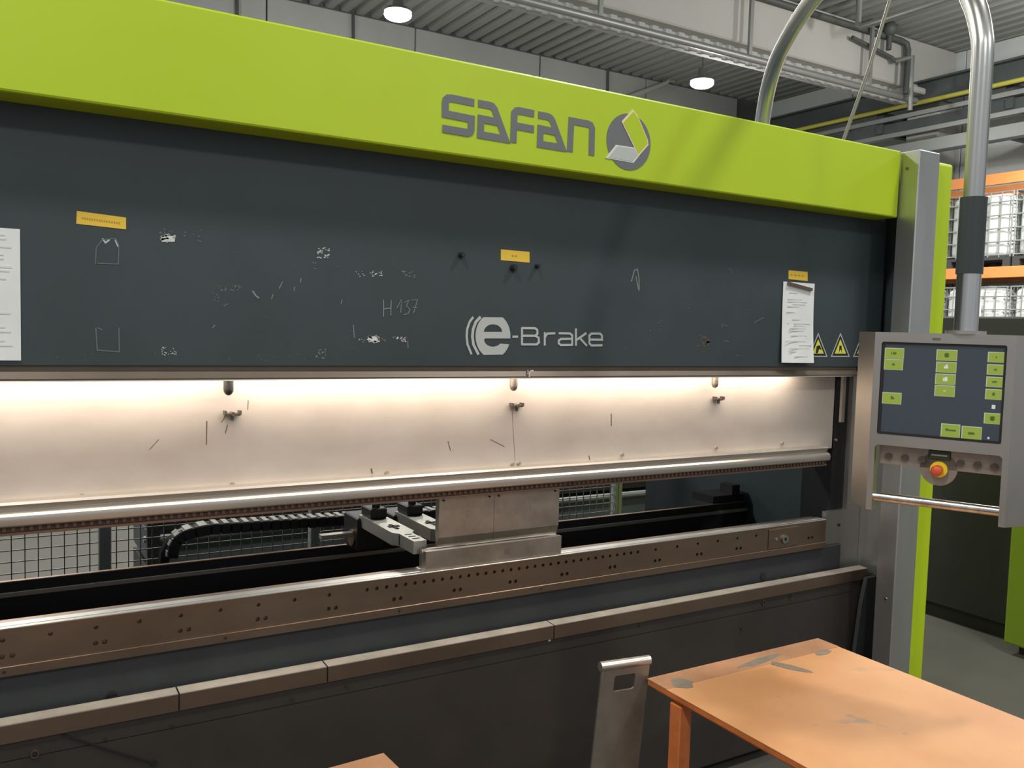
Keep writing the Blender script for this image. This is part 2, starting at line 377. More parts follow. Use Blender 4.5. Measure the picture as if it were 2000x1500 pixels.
# ================================================================== PALLET RACK WITH TANKS
rk = thing('pallet_rack', 'orange pallet rack along the right wall, holding white tanks', 'rack', (12.9, 5.2, 0))
RX = 12.5
for z0, z1 in ((3.90, 4.06), (2.56, 2.72), (1.2, 1.36)):
    MB().box(RX, RX+0.05, 1.0, 7.0, z0, z1, bev=0.006).build('beam', M['rackor'], rk)
    MB().box(RX+1.05, RX+1.1, 1.0, 7.0, z0, z1, bev=0.006).build('beam', M['rackor'], rk)
for y in (0.95, 6.98):
    for xx in (RX, RX+1.02):
        MB().box(xx, xx+0.08, y-0.05, y+0.05, 0, 4.7, bev=0.006).build('upright', M['lampbody'], rk)
def tote(loc):
    t = thing('intermediate_bulk_container', 'white caged tank', 'tank', (0, 0, 0), 'white caged tanks on the orange rack')
    del WL[t.name]
    # pallet
    pl = MB(); pl.box(-0.5, 0.5, -0.49, 0.49, 0.10, 0.14)
    for yy in (-0.44, 0, 0.44):
        for xx in (-0.44, 0, 0.44): pl.box(xx-0.06, xx+0.06, yy-0.05, yy+0.05, 0.0, 0.10)
    pl.build('pallet', M['pallet'], t)
    MB().box(-0.46, 0.46, -0.455, 0.455, 0.14, 1.06, bev=0.09, seg=3).build('bottle', M['tank'], t, True, 60)
    MB().cyl((0, 0, 1.05), (0, 0, 1.11), 0.09, 16).build('cap', M['tank'], t, True)
    cg = MB(); r = 0.010
    for z in (0.17, 0.36, 0.55, 0.74, 0.93, 1.07):
        cg.tube([(-0.49, -0.485, z), (0.49, -0.485, z), (0.49, 0.485, z), (-0.49, 0.485, z), (-0.49, -0.485, z)], r, 6)
    for k in range(7):
        u = -0.485+0.97*k/6
        for a, b in ((-0.49, u), (0.49, u), (u, -0.485), (u, 0.485)): cg.cyl((a, b, 0.14), (a, b, 1.07), r, 6)
    cg.build('cage', M['cage'], t)
    MB().box(-0.507, -0.500, -0.12, 0.16, 0.60, 0.83).build('label_plate', M['paper'], t)
    return t
tt = tote(None); index_children()
first = True
names = {(0, 0): 'white caged tank on the upper rack shelf, at the frame edge', (0, 1): 'white caged tank on the upper rack shelf, just right of the black sleeve', (0, 2): 'white caged tank on the upper rack shelf, behind the black sleeve',
         (1, 0): 'white caged tank on the lower rack shelf, at the frame edge', (1, 1): 'white caged tank on the lower rack shelf, just right of the steel tube', (1, 2): 'white caged tank on the lower rack shelf, behind the steel tube'}
for lv, z in ((0, 2.722), (1, 1.362)):
    for k in range(3):
        loc = (RX+0.52, 4.23+1.02*k, z)
        if first: tt.location = loc; tt['label'] = names[(lv, k)]; first = False
        else: copy_tree(tt, loc, names[(lv, k)])

# ================================================================== ELECTRICAL CABINET (dark with green front)
ec = thing('electrical_cabinet', 'dark cabinet with a lime green front panel, standing behind the console', 'cabinet', (5.2, 0.2, 0))
MB().box(4.80, 5.6, -0.9, 2.1, 0.08, 1.785, bev=0.01).build('body', M['cabdark'], ec)
MB().box(4.83, 5.57, -0.87, 2.07, 0.0, 0.08).build('plinth', M['black'], ec)
MB().box(4.60, 4.80, -0.9, 0.172, 0.055, 1.55, bev=0.012, seg=2).build('green_cover', M['cabgreen'], ec)
MB().box(4.66, 4.80, -0.85, 0.12, 0.0, 0.055).build('plinth', M['black'], ec)

# ================================================================== PRESS BRAKE
pb = thing('press_brake', 'large lime green and anthracite press brake with lit stainless ram', 'press brake', (1.5, 0.3, 0))
XL, XR = -0.36, 3.055
YG, YD = -0.16, -0.055
gb = MB().box(XL, XR-0.006, YG, -0.052, 2.118, 2.376, bev=0.006, seg=2).build('beam_cover', M['green'], pb)
MB().box(XL, XR+0.07, -0.051, 0.60, 2.12, 2.345).build('roof_plate', M['dark'], pb)
gb['label'] = 'lime green top beam cover'
MB().box(XL, 3.13, YD, 0.25, 1.531, 2.118).build('ram_panel', M['dark'], pb)['label'] = 'anthracite front panel of the ram'
# lamp lip: slightly tilted profile below the dark panel, housing the light
MB().prism([(-0.047, 1.531), (-0.047, 1.517), (-0.060, 1.499), (-0.059, 1.493), (-0.050, 1.493), (-0.044, 1.515), (-0.044, 1.531)], 'x', XL, 3.00).build('lamp_lip', M['lip'], pb)['label'] = 'bronze lamp lip'
MB().prism([(-0.0595, 1.4945), (-0.0605, 1.4915), (-0.050, 1.4905), (-0.0495, 1.4945)], 'x', XL, 2.96).build('lip_edge', M['alu'], pb)
MB().box(XL+0.1, 2.75, -0.038, -0.022, 1.522, 1.531).build('light_strip', M['ledstrip'], pb)['label'] = 'warm light strip under the ram panel'
al = bpy.data.lights.new('ram_strip_light', 'AREA'); al.shape = 'RECTANGLE'; al.size = 3.0; al.size_y = 0.012; al.energy = 14; al.color = (1.0, 0.86, 0.73)
ao = bpy.data.objects.new('ram_strip_light', al); COL.objects.link(ao); ao.location = (1.20, -0.030, 1.520)
ao.rotation_euler = (math.radians(36), 0, 0); ao.parent = pb; ao.matrix_parent_inverse = Matrix.Translation(-WL['press_brake'])
# stainless apron of the ram and what sits on it
ap = MB().box(XL, 2.972, 0.030, 0.045, 1.19, 1.531).build('ram_apron', M['apron'], pb); ap['label'] = 'brightly lit stainless apron of the ram'
MB().box(XL, 2.97, 0.045, 0.20, 1.17, 1.531).build('ram_body', M['dark'], pb)
MB().box(2.985, 3.003, 0.0, 0.012, 1.30, 1.50).build('ram_guide_strip', M['alu'], pb)
MB().box(3.003, 3.084, 0.05, 0.20, 0.6, 1.531).build('guide_column', M['blackbeam'], pb)
for (x0, y0) in ((160, 967), (453, 945), (755, 923), (1001, 906), (1013, 905), (1215, 888), (1398, 875), (1527, 866), (1632, 859)):
    q = at(x0, y0, Y=0.028)
    MB().cyl((q.x, 0.031, q.z), (q.x, 0.022, q.z), 0.0055, 10).build('bolt', M['alu'], ap, True)
for i, (x0, y0) in enumerate(((453, 808), (1008, 792), (1402, 779))):
    q = at(x0, y0, Y=0.02)
    m_ = MB(); m_.box(q.x-0.021, q.x+0.021, 0.010, 0.026, q.z-0.005, q.z+0.003, bev=0.001)
    for s in (-1, 1): m_.box(q.x+s*0.019-0.003, q.x+s*0.019+0.003, 0.006, 0.026, q.z-0.002, q.z+0.009)
    m_.cyl((q.x, 0.031, q.z), (q.x, 0.004, q.z), 0.006, 10); m_.box(q.x-0.003, q.x+0.003, 0.012, 0.02, q.z-0.018, q.z)
    m_.build('spring_clip', M['btncap'], ap)
    x1 = (449, 1008, 1402)[i]; q = at(x1, 755, Y=-0.02)
    m_ = MB(); m_.cyl((q.x, -0.005, 1.53), (q.x, -0.005, 1.466), 0.013, 18); m_.ball((q.x, -0.005, 1.466), 0.013, (1, 1, 1.3))
    o = m_.build('lock_pin', M['black'] if i == 0 else M['handle'], ap, True)
    if i == 0:
        MB().cyl((q.x, -0.005, 1.492), (q.x, -0.005, 1.488), 0.0138, 18).build('pin_ring', M['alu'], ap, True)
        MB().box(q.x-0.009, q.x-0.004, -0.0195, -0.012, 1.490, 1.505).build('pin_stripe', M['alu'], ap)
q = at(1033, 737, Y=-0.06)
MB().box(q.x-0.0015, q.x+0.0015, -0.064, -0.061, 1.497, 1.518).box(q.x-0.0015, q.x+0.014, -0.064, -0.061, 1.515, 1.518).box(q.x-0.0015, q.x+0.0015, -0.063, -0.05, 1.516, 1.518).build('hook', M['white'], pb)
# scuffs on the apron (bare wear marks)
for (x0, y0, x1, y1, wd) in ((404, 822, 403, 868, 0.0022), (440, 812, 432, 825, 0.0015), (444, 830, 440, 846, 0.002), (485, 782, 484, 800, 0.0015), (310, 858, 292, 878, 0.0012), (1194, 808, 1194, 832, 0.003), (1000, 800, 1006, 900, 0.0006), (725, 915, 727, 925, 0.004), (1150, 890, 1152, 898, 0.003), (875, 862, 880, 880, 0.002), (958, 858, 985, 872, 0.0015)):
    a = at(x0, y0, Y=0.0295); b = at(x1, y1, Y=0.0295)
    MB().stroke([(a.x, a.z), (b.x, b.z)], wd, 0.0294, 0.0302).build('scuff', M['rail'], ap)
# clamp rail: aluminium profile with two ribs, and toothed brown strip below it
cl = MB(); XC = 2.905
prof = [(0.03, 1.207), (0.006, 1.207), (-0.004, 1.205), (-0.008, 1.199), (-0.006, 1.192), (0.000, 1.187), (0.000, 1.181), (-0.012, 1.179), (-0.019, 1.174), (-0.021, 1.166), (-0.019, 1.152), (-0.012, 1.147), (0.03, 1.147)]
cl.prism(prof, 'x', XL, XC)
clo = cl.build('clamp_rail', M['alu'], pb, True, 25); clo['label'] = 'ribbed aluminium clamp rail'
MB().box(XL, XC-0.006, -0.004, 0.03, 1.134, 1.147).build('toothed_strip', M['brown'], clo)
MB().box(XL, XC-0.006, -0.010, 0.03, 1.127, 1.134, bev=0.001).build('rail_edge', M['rail'], clo)
tm = None
xx = XL
while xx < XC-0.02:
    if tm is None:
        o = MB().box(-0.004, 0.004, -0.0075, -0.003, 1.1355, 1.1455).build('tooth', M['tooth'], clo); tm = o.data; o.location.x = xx
    else:
        o = bpy.data.objects.new('tooth', tm); COL.objects.link(o); o.parent = clo; o.location.x = xx
    xx += 0.0185
# die holder with drilled holes
def drilled(name, body, holes, depth, mt, parent, rad):
    me0 = bpy.data.meshes.new(name); body.bm.to_mesh(me0); body.bm.free()
    c = MB()
    for i, (hx, hz, hy, r) in enumerate(holes): c.cyl((hx, hy-0.01, hz), (hx, hy+depth, hz), r, 12)
    cm = bpy.data.meshes.new('cut'); c.bm.to_mesh(cm); c.bm.free()
    a = bpy.data.objects.new('tmp_a', me0); b = bpy.data.objects.new('tmp_b', cm); COL.objects.link(a); COL.objects.link(b)
    md = a.modifiers.new('b', 'BOOLEAN'); md.operation = 'DIFFERENCE'; md.object = b; md.solver = 'EXACT'
    dg = bpy.context.evaluated_depsgraph_get()
    me = bpy.data.meshes.new_from_object(a.evaluated_get(dg)); me.name = name
    bpy.data.objects.remove(a); bpy.data.objects.remove(b); bpy.data.meshes.remove(cm); bpy.data.meshes.remove(me0)
    me.materials.clear()
    return place(name, me, mt, parent)
XDH = 2.925
x_pair = at(24, 1275, Y=0).x; x_single = at(5, 1252, Y=0).x; x_pitch = (at(656, 1176, Y=0).x-x_pair)/4
holes = []
k = -1
while x_pair+k*x_pitch < 2.85:
    X = x_pair+k*x_pitch
    if not (2.60 < X < 2.80): holes += [(X, 0.836, 0, 0.0062), (X-0.021, 0.836, 0, 0.0062)]
    k += 1
k = -2
while x_single+k*x_pitch/2 < 2.6:
    X = x_single+k*x_pitch/2
    if X < at(680, 1150, Y=0).x or X > at(1270, 1068, Y=0).x: holes.append((X, 0.876, 0, 0.0055))
    k += 1
X = at(717, 1146, Y=0).x; xe = at(1255, 1071, Y=0).x
while X < xe: holes.append((X, 0.876, 0, 0.0058)); X += 0.0305
body = MB(); body.box(XL, XDH, 0.0, 0.080, 0.790, 0.900, bev=0)
dh = drilled('die_holder', body, holes, 0.014, M['rail'], pb, 0.006); dh['label'] = 'drilled steel die holder'
MB().box(XL, XDH, -0.006, 0.0, 0.788, 0.812, bev=0.001).build('holder_step', M['rail'], dh)
MB().box(XL, XDH, -0.0005, 0.0145, 0.900, 0.904, bev=0.0008).build('top_strip', M['alu'], dh)
MB().box(XL, XDH, 0.019, 0.045, 0.900, 0.904, bev=0.0008).build('top_strip', M['steel'], dh)
q = at(1530, 1052, Y=0)
MB().box(q.x-0.085, q.x+0.085, -0.004, 0.0, 0.815, 0.893, bev=0.001).build('end_plate', M['rail'], dh)
MB().cyl((q.x, -0.003, q.z), (q.x, -0.012, q.z), 0.0165, 20).build('socket_bolt', M['chrome'], dh, True)
MB().cyl((q.x, -0.009, q.z), (q.x, -0.0125, q.z), 0.008, 6).build('bolt_socket', M['hole'], dh)
MB().cyl((q.x-0.045, -0.003, q.z+0.004), (q.x-0.045, -0.007, q.z+0.004), 0.006, 12).build('screw', M['steel'], dh)
# small holes in the die holder step
for (x0, y0) in ((8, 1316), (440, 1245), (780, 1187), (1057, 1141)):
    q = at(x0, y0, Y=-0.006)
    MB().cyl((q.x, -0.0055, 0.800), (q.x, -0.0075, 0.800), 0.004, 10).build('set_screw', M['hole'], dh)
# lower beam, front rail, lower panel
lb = MB(); lb.box(XL, 3.04, 0.010, 0.19, 0.30, 0.788, bev=0.004)
lbo = lb.build('lower_beam', M['slate'], pb)
for (x0, y0) in ((1490, 1125), (218, 1360)):
    q = at(x0, y0, Y=0.009)
    MB().cyl((q.x, 0.011, q.z), (q.x, 0.007, q.z), 0.013, 18).build('plug', M['black'], lbo, True)
j = [XL, at(350, 1342, Y=-0.05).x, at(640, 1289, Y=-0.05).x, at(1083, 1206, Y=-0.05).x, 3.14]
for a, b in zip(j, j[1:]):
    m_ = MB(); m_.prism([(-0.050, 0.688), (-0.006, 0.690), (-0.006, 0.686), (-0.046, 0.684), (-0.046, 0.644), (-0.050, 0.644)], 'x', a+0.002, b-0.002)
    fo_ = m_.build('front_rail', M['rail'], pb); fo_['label'] = 'folded steel front rail section'
    MB().prism([(-0.0485, 0.6885), (-0.006, 0.6905), (-0.006, 0.6895), (-0.0485, 0.6875)], 'x', a+0.002, b-0.002).build('lit_top', M['railtop'], fo_)  # paler top face, strip light on the rail put into the colour
    MB().prism([(-0.0506, 0.6868), (-0.0506, 0.6885), (-0.0485, 0.6890), (-0.0485, 0.6868)], 'x', a+0.002, b-0.002).build('edge_highlight', M['alu'], fo_)  # highlight along the front edge, painted as a brighter strip
lp = MB().box(XL, 3.13, -0.040, 0.02, 0.04, 0.660).build('lower_panel', M['lowpanel'], pb)
MB().box(XL, 3.05, -0.0435, -0.040, 0.045, 0.597).build('lower_cover', M['lowpanel'], lp)
MB().box(XL, 3.05, -0.0435, -0.040, 0.5995, 0.655).build('upper_cover', M['lowpanel'], lp)
for (x0, y0, r) in ((206, 1443, 0.0045), (336, 1416, 0.0045), (1350, 1180, 0.004), (1400, 1172, 0.004), (676, 1340, 0.004), (570, 1365, 0.004), (1250, 1222, 0.004), (1448, 1228, 0.005)):
    q = at(x0, y0, Y=-0.046)
    MB().cyl((q.x, -0.0400, q.z), (q.x, -0.0475, q.z), r, 10).build('cover_screw', M['hole'], lp)
for (x0, y0) in ((68, 1473), (1492, 1177), (1545, 1165)):
    q = at(x0, y0, Y=-0.046)
    m_ = MB(); n = 18
    o_ = [(q.x+0.009*math.cos(t*2*math.pi/n), q.z+0.010*math.sin(t*2*math.pi/n)) for t in range(n)]
    i_ = [(q.x+0.0066*math.cos(t*2*math.pi/n), q.z+0.0075*math.sin(t*2*math.pi/n)) for t in range(n)]
    m_.plate([o_, i_], -0.0485, -0.040); m_.build('grommet_ring', M['rail'], lp)
a = at(120, 1434, Y=-0.046); b = at(300, 1490, Y=-0.046)
MB().stroke([(a.x, a.z), ((a.x+b.x)/2, (a.z+b.z)/2-0.002), (b.x, b.z)], 0.004, -0.0475, -0.045).cyl((b.x, -0.045, b.z), (b.x, -0.048, b.z), 0.008, 14).build('cover_cable', M['black'], lp)
q = at(1073, 1247, Y=-0.046)
MB().box(q.x-0.005, q.x+0.005, -0.0475, -0.045, q.z-0.010, q.z+0.010, bev=0.001).build('sticker', M['ltgrey'], lp)
# gusset at the right end, floor frame plates
MB().prism([(3.02, 0.05), (3.175, 0.05), (3.175, 0.655), (3.11, 0.655), (3.085, 0.55)], 'y', -0.072, -0.054).build('gusset', M['slate'], pb)
MB().box(2.96, 3.186, 0.028, 0.05, 0.2, 0.925).build('frame_plate', M['steel'], pb)
MB().box(3.085, 3.186, 0.028, 0.05, 0.925, 1.50).build('frame_plate', M['steel'], pb)
q = at(1638, 1025, Y=0.028)
MB().cyl((q.x, 0.029, q.z), (q.x, 0.024, q.z), 0.006, 12).build('frame_bolt', M['hole'], pb)
# side posts (sheet steel) and green side covers
def side(sx, x0):
    d = 1 if sx > 0 else -1
    def X(u): return x0+d*u
    def bx(m, a, b, *r, **k): return m.box(min(X(a), X(b)), max(X(a), X(b)), *r, **k)
    m_ = MB(); bx(m_, 0.0, 0.13, -0.236, -0.150, 0.0, 2.372, bev=0.004)
    po = m_.build('side_post', M['steel'], pb); po['label'] = 'brushed steel corner post'
    m_ = MB(); bx(m_, 0.132, 0.277, -0.20, 1.35, 0.0, 2.352, bev=0.014, seg=3)
    m_.build('side_cover', M['green'], pb)['label'] = 'lime green side cover'
    m_ = MB(); bx(m_, 0.03, 0.13, 0.06, 0.20, 0.0, 2.30); m_.build('post_core', M['blackbeam'], pb)
    m_ = MB(); bx(m_, 0.118, 0.131, -0.149, 0.027, 0.66, 1.529); m_.build('post_liner', M['steel'], pb)
    m_ = MB(); bx(m_, 0.118, 0.131, -0.149, 0.027, 1.531, 2.30); m_.build('post_liner', M['dark'], pb)
    m_ = MB(); bx(m_, 0.118, 0.131, -0.149, 0.027, 0.0, 0.659); m_.build('post_liner', M['slate'], pb)
    m_ = MB()
    poly = [(0.10, 0.0), (1.35, 0.0), (1.35, 2.30), (0.10, 2.30)]
    m_.prism(poly, 'x', X(0.05), X(0.10)); m_.build('side_frame', M['dark'], pb)
    q = (X(-0.001), -0.185, 2.30)
    for z in (2.305, 0.612):
        MB().cyl((X(0.001), -0.185 if z > 2 else -0.2, z), (X(-0.003), -0.185 if z > 2 else -0.2, z), 0.006, 12).build('post_screw', M['chrome'] if z < 1 else M['rail'], po, True)
side(1, XR); side(-1, XL)
# rear: black back-gauge beam with rail, carriages and stop fingers
bgb = MB().box(XL+0.1, 3.10, 0.60, 0.625, 0.30, 0.850, bev=0.002).build('back_gauge_beam', M['blackbeam'], pb)
MB().box(XL+0.1, 3.10, 0.592, 0.60, 0.806, 0.822, bev=0.002, seg=2).build('guide_rail', M['alu'], bgb)
MB().box(XL+0.1, 3.10, 0.597, 0.612, 0.850, 0.8535).build('top_edge', M['rail'], bgb)
MB().box(XL+0.1, 3.0, 0.19, 0.59, 0.25, 0.55).build('machine_bed', M['blackbeam'], pb)
def finger(x0, y0, L, lab):
    f = MB().prism([(x0-0.038, y0+0.42), (x0+0.038, y0+0.42), (x0+0.038, y0+0.13), (x0+0.022, y0+0.11), (x0+0.022, y0), (x0-0.022, y0), (x0-0.022, y0+0.11), (x0-0.038, y0+0.13)], 'z', 0.945, 0.985)
    fo = f.build('stop_finger', M['fingersteel'], bgb); fo['label'] = lab
    MB().box(x0-0.030, x0+0.030, y0+0.33, y0+0.42, 0.985, 1.02, bev=0.004).build('adjuster_block', M['black'], fo)
    MB().cyl((x0, y0+0.36, 1.02), (x0, y0+0.36, 1.05), 0.014, 14).build('knob', M['black'], fo, True)
    MB().box(x0-0.023, x0+0.023, y0+0.105, y0+0.13, 0.95, 0.982).build('step_block', M['black'], fo)
    MB().box(x0-0.018, x0+0.02, y0+0.20, y0+0.215, 0.985, 0.9875).box(x0-0.006, x0+0.004, y0+0.17, y0+0.235, 0.985, 0.9875).build('marking', M['hole'], fo)
    for k in range(3): MB().box(x0-0.012, x0+0.012, y0+0.03+k*0.028, y0+0.036+k*0.028, 0.985, 0.986).build('graduation', M['hole'], fo)
    MB().box(x0-0.05, x0+0.05, y0+0.40, 0.60, 0.86, 0.975, bev=0.004).build('carriage', M['black'], fo)
    MB().cyl((x0-0.055, y0+0.45, 0.90), (x0-0.035, y0+0.45, 0.90), 0.03, 16).build('cable_gland', M['rail'], fo, True)
finger(1.135, 0.065, 0.4, 'front stop finger left of the punch')
finger(1.27, 0.065, 0.4, 'second stop finger half behind the punch')
MB().box(0.97, 1.10, 0.50, 0.53, 0.905, 0.92).build('cross_bar', M['alu'], bgb)
# cable chain behind the fingers: links of a curved run
pts = []
for k in range(6):
    a = math.pi + k/5*math.pi/2
    pts.append(Vector((0.66+0.13*math.cos(a), 0.86, 0.86-0.13*math.sin(a)*0.55)))
pts = [at(322, 1090, Y=0.86), at(324, 1068, Y=0.86), at(334, 1048, Y=0.86), at(352, 1034, Y=0.86), at(378, 1026, Y=0.86), at(410, 1020, Y=0.86)]
e = at(880, 991, Y=0.86); base = pts[-1]; n = 27
pts += [base + (e-base)*(i/n) for i in range(1, n+1)]
ch = MB()
chain = MB().tube([p+Vector((0, 0.02, -0.022)) for p in pts], 0.020, 8).build('cable_chain', M['black'], bgb, True)
for i in range(len(pts)-1):
    a, b = pts[i], pts[i+1]; d = (b-a); L = d.length
    ang = math.atan2(d.z, d.x)
    m_ = MB(); m_.box(-L*0.46, L*0.46, -0.022, 0.04, -0.042, -0.004, bev=0.003)
    o = m_.build('chain_link', M['black'], chain); o.location = (a+b)/2; o.rotation_euler = (0, -ang, 0)
    m_ = MB(); m_.box(-L*0.25, L*0.25, -0.026, 0.044, -0.005, 0.0)
    o = m_.build('chain_clip', M['chaingrey'], chain); o.location = (a+b)/2; o.rotation_euler = (0, -ang, 0)
# dark block at the far right of the opening
MB().box(2.90, 3.10, 0.62, 0.76, 0.85, 0.885).box(3.02, 3.07, 0.62, 0.70, 0.88, 0.93).build('end_bearing', M['blackbeam'], bgb)

# ---- lettering and marks on the green cover and the dark panel
def gpx(cx, cy, k=0.25, ox=820, oy=160): q = at(ox+cx*k, oy+cy*k, Y=YG); return (q.x, q.z)
def rnd(pts, i, r=0.35):
    return pts
def letter(strokes, wd, conv, Y, mt, parent, nm='letter'):
    m_ = MB()
    for s in strokes: m_.stroke([conv(*p) for p in s], wd, Y-0.0012, Y+0.0004)
    return m_.build(nm, mt, parent)
SAF = [
    [[(424, 164), (250, 128), (220, 128), (203, 142), (198, 165), (198, 250), (402, 290), (400, 372), (393, 390), (375, 398), (176, 364)]],
    [[(455, 168), (545, 184), (565, 192), (583, 215), (668, 447), (472, 413), (477, 288), (600, 312)]],
    [[(892, 249), (775, 225), (752, 228), (738, 245), (729, 475)], [(738, 342), (890, 370)]],
    [[(924, 257), (1002, 272), (1020, 282), (1036, 305), (1112, 514), (938, 486), (942, 366), (1062, 392)]],
    [[(1171, 547), (1183, 304), (1315, 329), (1335, 340), (1345, 362), (1340, 574)]],
]
for s in SAF: letter(s, 0.0205, gpx, YG, M['grey'], gb)
c0 = gpx(1632, 470); rr_ = abs(gpx(1632, 248)[1]-gpx(1632, 692)[1])/2; N = 40
lg = MB().plate([[(c0[0]+rr_*math.cos(2*math.pi*k/N), c0[1]+rr_*math.sin(2*math.pi*k/N)) for k in range(N)]], YG-0.0012, YG+0.0004).build('logo_disc', M['grey'], gb)
def grow(P, f):
    cx = sum(p[0] for p in P)/len(P); cy = sum(p[1] for p in P)/len(P)
    return [(cx+(p[0]-cx)*f, cy+(p[1]-cy)*f) for p in P]
wp = [gpx(*p) for p in ((1448, 595), (1530, 492), (1678, 515), (1712, 578), (1665, 634))]
gpn = [gpx(*p) for p in ((1573, 310), (1660, 215), (1700, 268), (1778, 455), (1782, 495), (1705, 582))]
MB().plate([wp], YG-0.0020, YG-0.0008).build('logo_sheet', M['white'], lg)
MB().plate([grow(wp, 0.86)], YG-0.0026, YG-0.0016).build('logo_sheet_fill', M['ltgrey'], lg)
MB().plate([gpn], YG-0.0026, YG-0.0008).build('logo_sheet', M['peach'], lg)
MB().plate([grow(gpn, 0.90)], YG-0.0032, YG-0.0022).build('logo_sheet_fill', M['green'], lg)
rp = [o for o in pb.children if o.name.startswith('ram_panel')][0]
def dpx(cx, cy): q = at(650+cx*0.35, 400+cy*0.35, Y=YD); return (q.x, q.z)
EB = [[[(1002, 736), (1033, 736)]],
      [[(1055, 684), (1055, 783)], [(1055, 688), (1128, 689), (1140, 698), (1141, 720), (1130, 731), (1055, 731)], [(1128, 731), (1147, 742), (1149, 768), (1137, 779), (1055, 779)]],
      [[(1182, 711), (1182, 786)], [(1182, 740), (1196, 719), (1240, 717)]],
      [[(1260, 717), (1322, 718), (1335, 728), (1335, 786)], [(1335, 748), (1272, 749), (1260, 758), (1260, 774), (1272, 783), (1335, 782)]],
      [[(1356, 690), (1356, 787)], [(1414, 716), (1360, 754)], [(1376, 742), (1417, 787)]],
      [[(1431, 752), (1502, 753), (1501, 730), (1490, 719), (1442, 719), (1431, 730), (1431, 774), (1442, 785), (1503, 784)]]]
for s in EB: letter(s, 0.0068, dpx, YD, M['ltgrey'], rp)
# big e
def arc(cx, cy, rx, ry, a0, a1, n=16): return [(cx+rx*math.cos(math.radians(a0+(a1-a0)*k/n)), cy-ry*math.sin(math.radians(a0+(a1-a0)*k/n))) for k in range(n+1)]
outer = [(989, 746)] + arc(893, 732, 97, 125, 0, 56, 8) + arc(893, 732, 97, 125, 122, 238, 18) + arc(893, 732, 97, 125, 304, 338, 5) + [(938, 775)] + arc(893, 752, 50, 40, -35, -172, 10) + [(846, 746)]
outer = [p if p[1] > 627 else (p[0], 627) for p in outer]; outer = [p if p[1] < 838 else (p[0], 838) for p in outer]
hole = arc(893, 709, 51, 42, 0, 180, 12)
MB().plate([[dpx(*p) for p in outer], [dpx(*p) for p in hole]], YD-0.0012, YD+0.0004).build('letter', M['ltgrey'], rp)
for (pp, wd) in (([(783, 626), (762, 655), (749, 695), (746, 735), (751, 780), (773, 834)], 0.0068), ([(824, 625), (797, 655), (782, 695), (778, 735), (784, 780), (812, 836)], 0.0085)):
    letter([pp], wd, dpx, YD, M['ltgrey'], rp, 'logo_arc')
# chalk writing H 137
letter([[(283, 530), (283, 626)], [(325, 533), (323, 618)], [(283, 582), (325, 576)]], 0.0024, dpx, YD, M['chalk'], rp, 'chalk_letter')
letter([[(356, 578), (382, 530), (378, 602)]], 0.0018, dpx, YD, M['chalk'], rp, 'chalk_digit')
letter([[(398, 545), (424, 534), (410, 566), (430, 585), (420, 606), (396, 614)]], 0.0018, dpx, YD, M['chalk'], rp, 'chalk_digit')
letter([[(436, 533), (472, 530), (450, 604)], [(444, 572), (470, 576)]], 0.0018, dpx, YD, M['chalk'], rp, 'chalk_digit')
# yellow labels
def quad(nm, P, mt, parent, Y, t=0.001, conv=None):
    return MB().plate([[((conv or (lambda x, y: (lambda q: (q.x, q.z))(at(x, y, Y=Y))))(*p)) for p in P]], Y-t, Y+0.0004).build(nm, mt, parent)
for P, n, lab in ((((150, 412), (246, 425), (246, 448), (149, 437)), 16, 'wide yellow label'), (((978, 487), (1034, 492), (1034, 513), (978, 508)), 2, 'yellow label above the printed name'), (((1540, 528), (1577, 531), (1577, 549), (1540, 545)), 4, 'yellow label above the hanging paper')):
    o = quad('yellow_label', P, M['yellow'], rp, YD); o['label'] = lab
    # illegible row of print
    (ax, ay), (bx_, by) = P[0], P[1]; hh = P[3][1]-P[0][1]
    for k in range(n):
        f0 = (0.10+0.8*k/n) if n > 2 else 0.38+0.12*k
        f1 = f0+0.6*(0.8/n if n > 2 else 0.12)
        Q = [(ax+(bx_-ax)*f, ay+(by-ay)*f+hh*v) for f, v in ((f0, 0.42), (f1, 0.42), (f1, 0.58), (f0, 0.58))]
        quad('label_print', Q, M['ylwdark'], o, YD-0.001, 0.0004)
# warning triangles
for k in range(3):
    cx = 1598+43.5*k
    def tri(f, yb=697, ya=650):
        g_x, g_y = cx, (yb*2+ya)/3
        P = [(cx, ya), (cx-19, yb), (cx+18, yb)]
        return [(g_x+(a-g_x)*f, g_y+(b-g_y)*f) for a, b in P]
    o = quad('warning_triangle', tri(1.0), M['ltgrey'], rp, YD, 0.0008); o['label'] = 'triangular warning sticker'
    quad('triangle_field', tri(0.86), M['hole'], o, YD-0.0008, 0.0004)
    quad('triangle_yellow', tri(0.60), M['warn'], o, YD-0.0012, 0.0004)
    P = [(cx-3, 676), (cx+3, 674), (cx+7, 684), (cx+2, 681), (cx-1, 690), (cx-5, 690)] if k == 0 else [(cx-2, 675), (cx+2, 675), (cx+3, 690), (cx+1, 683), (cx-1, 683), (cx-3, 690)] if k == 1 else [(cx-6, 682), (cx+4, 676), (cx+6, 682), (cx, 688)]
    quad('pictogram', P, M['hole'], o, YD-0.0016, 0.0004)
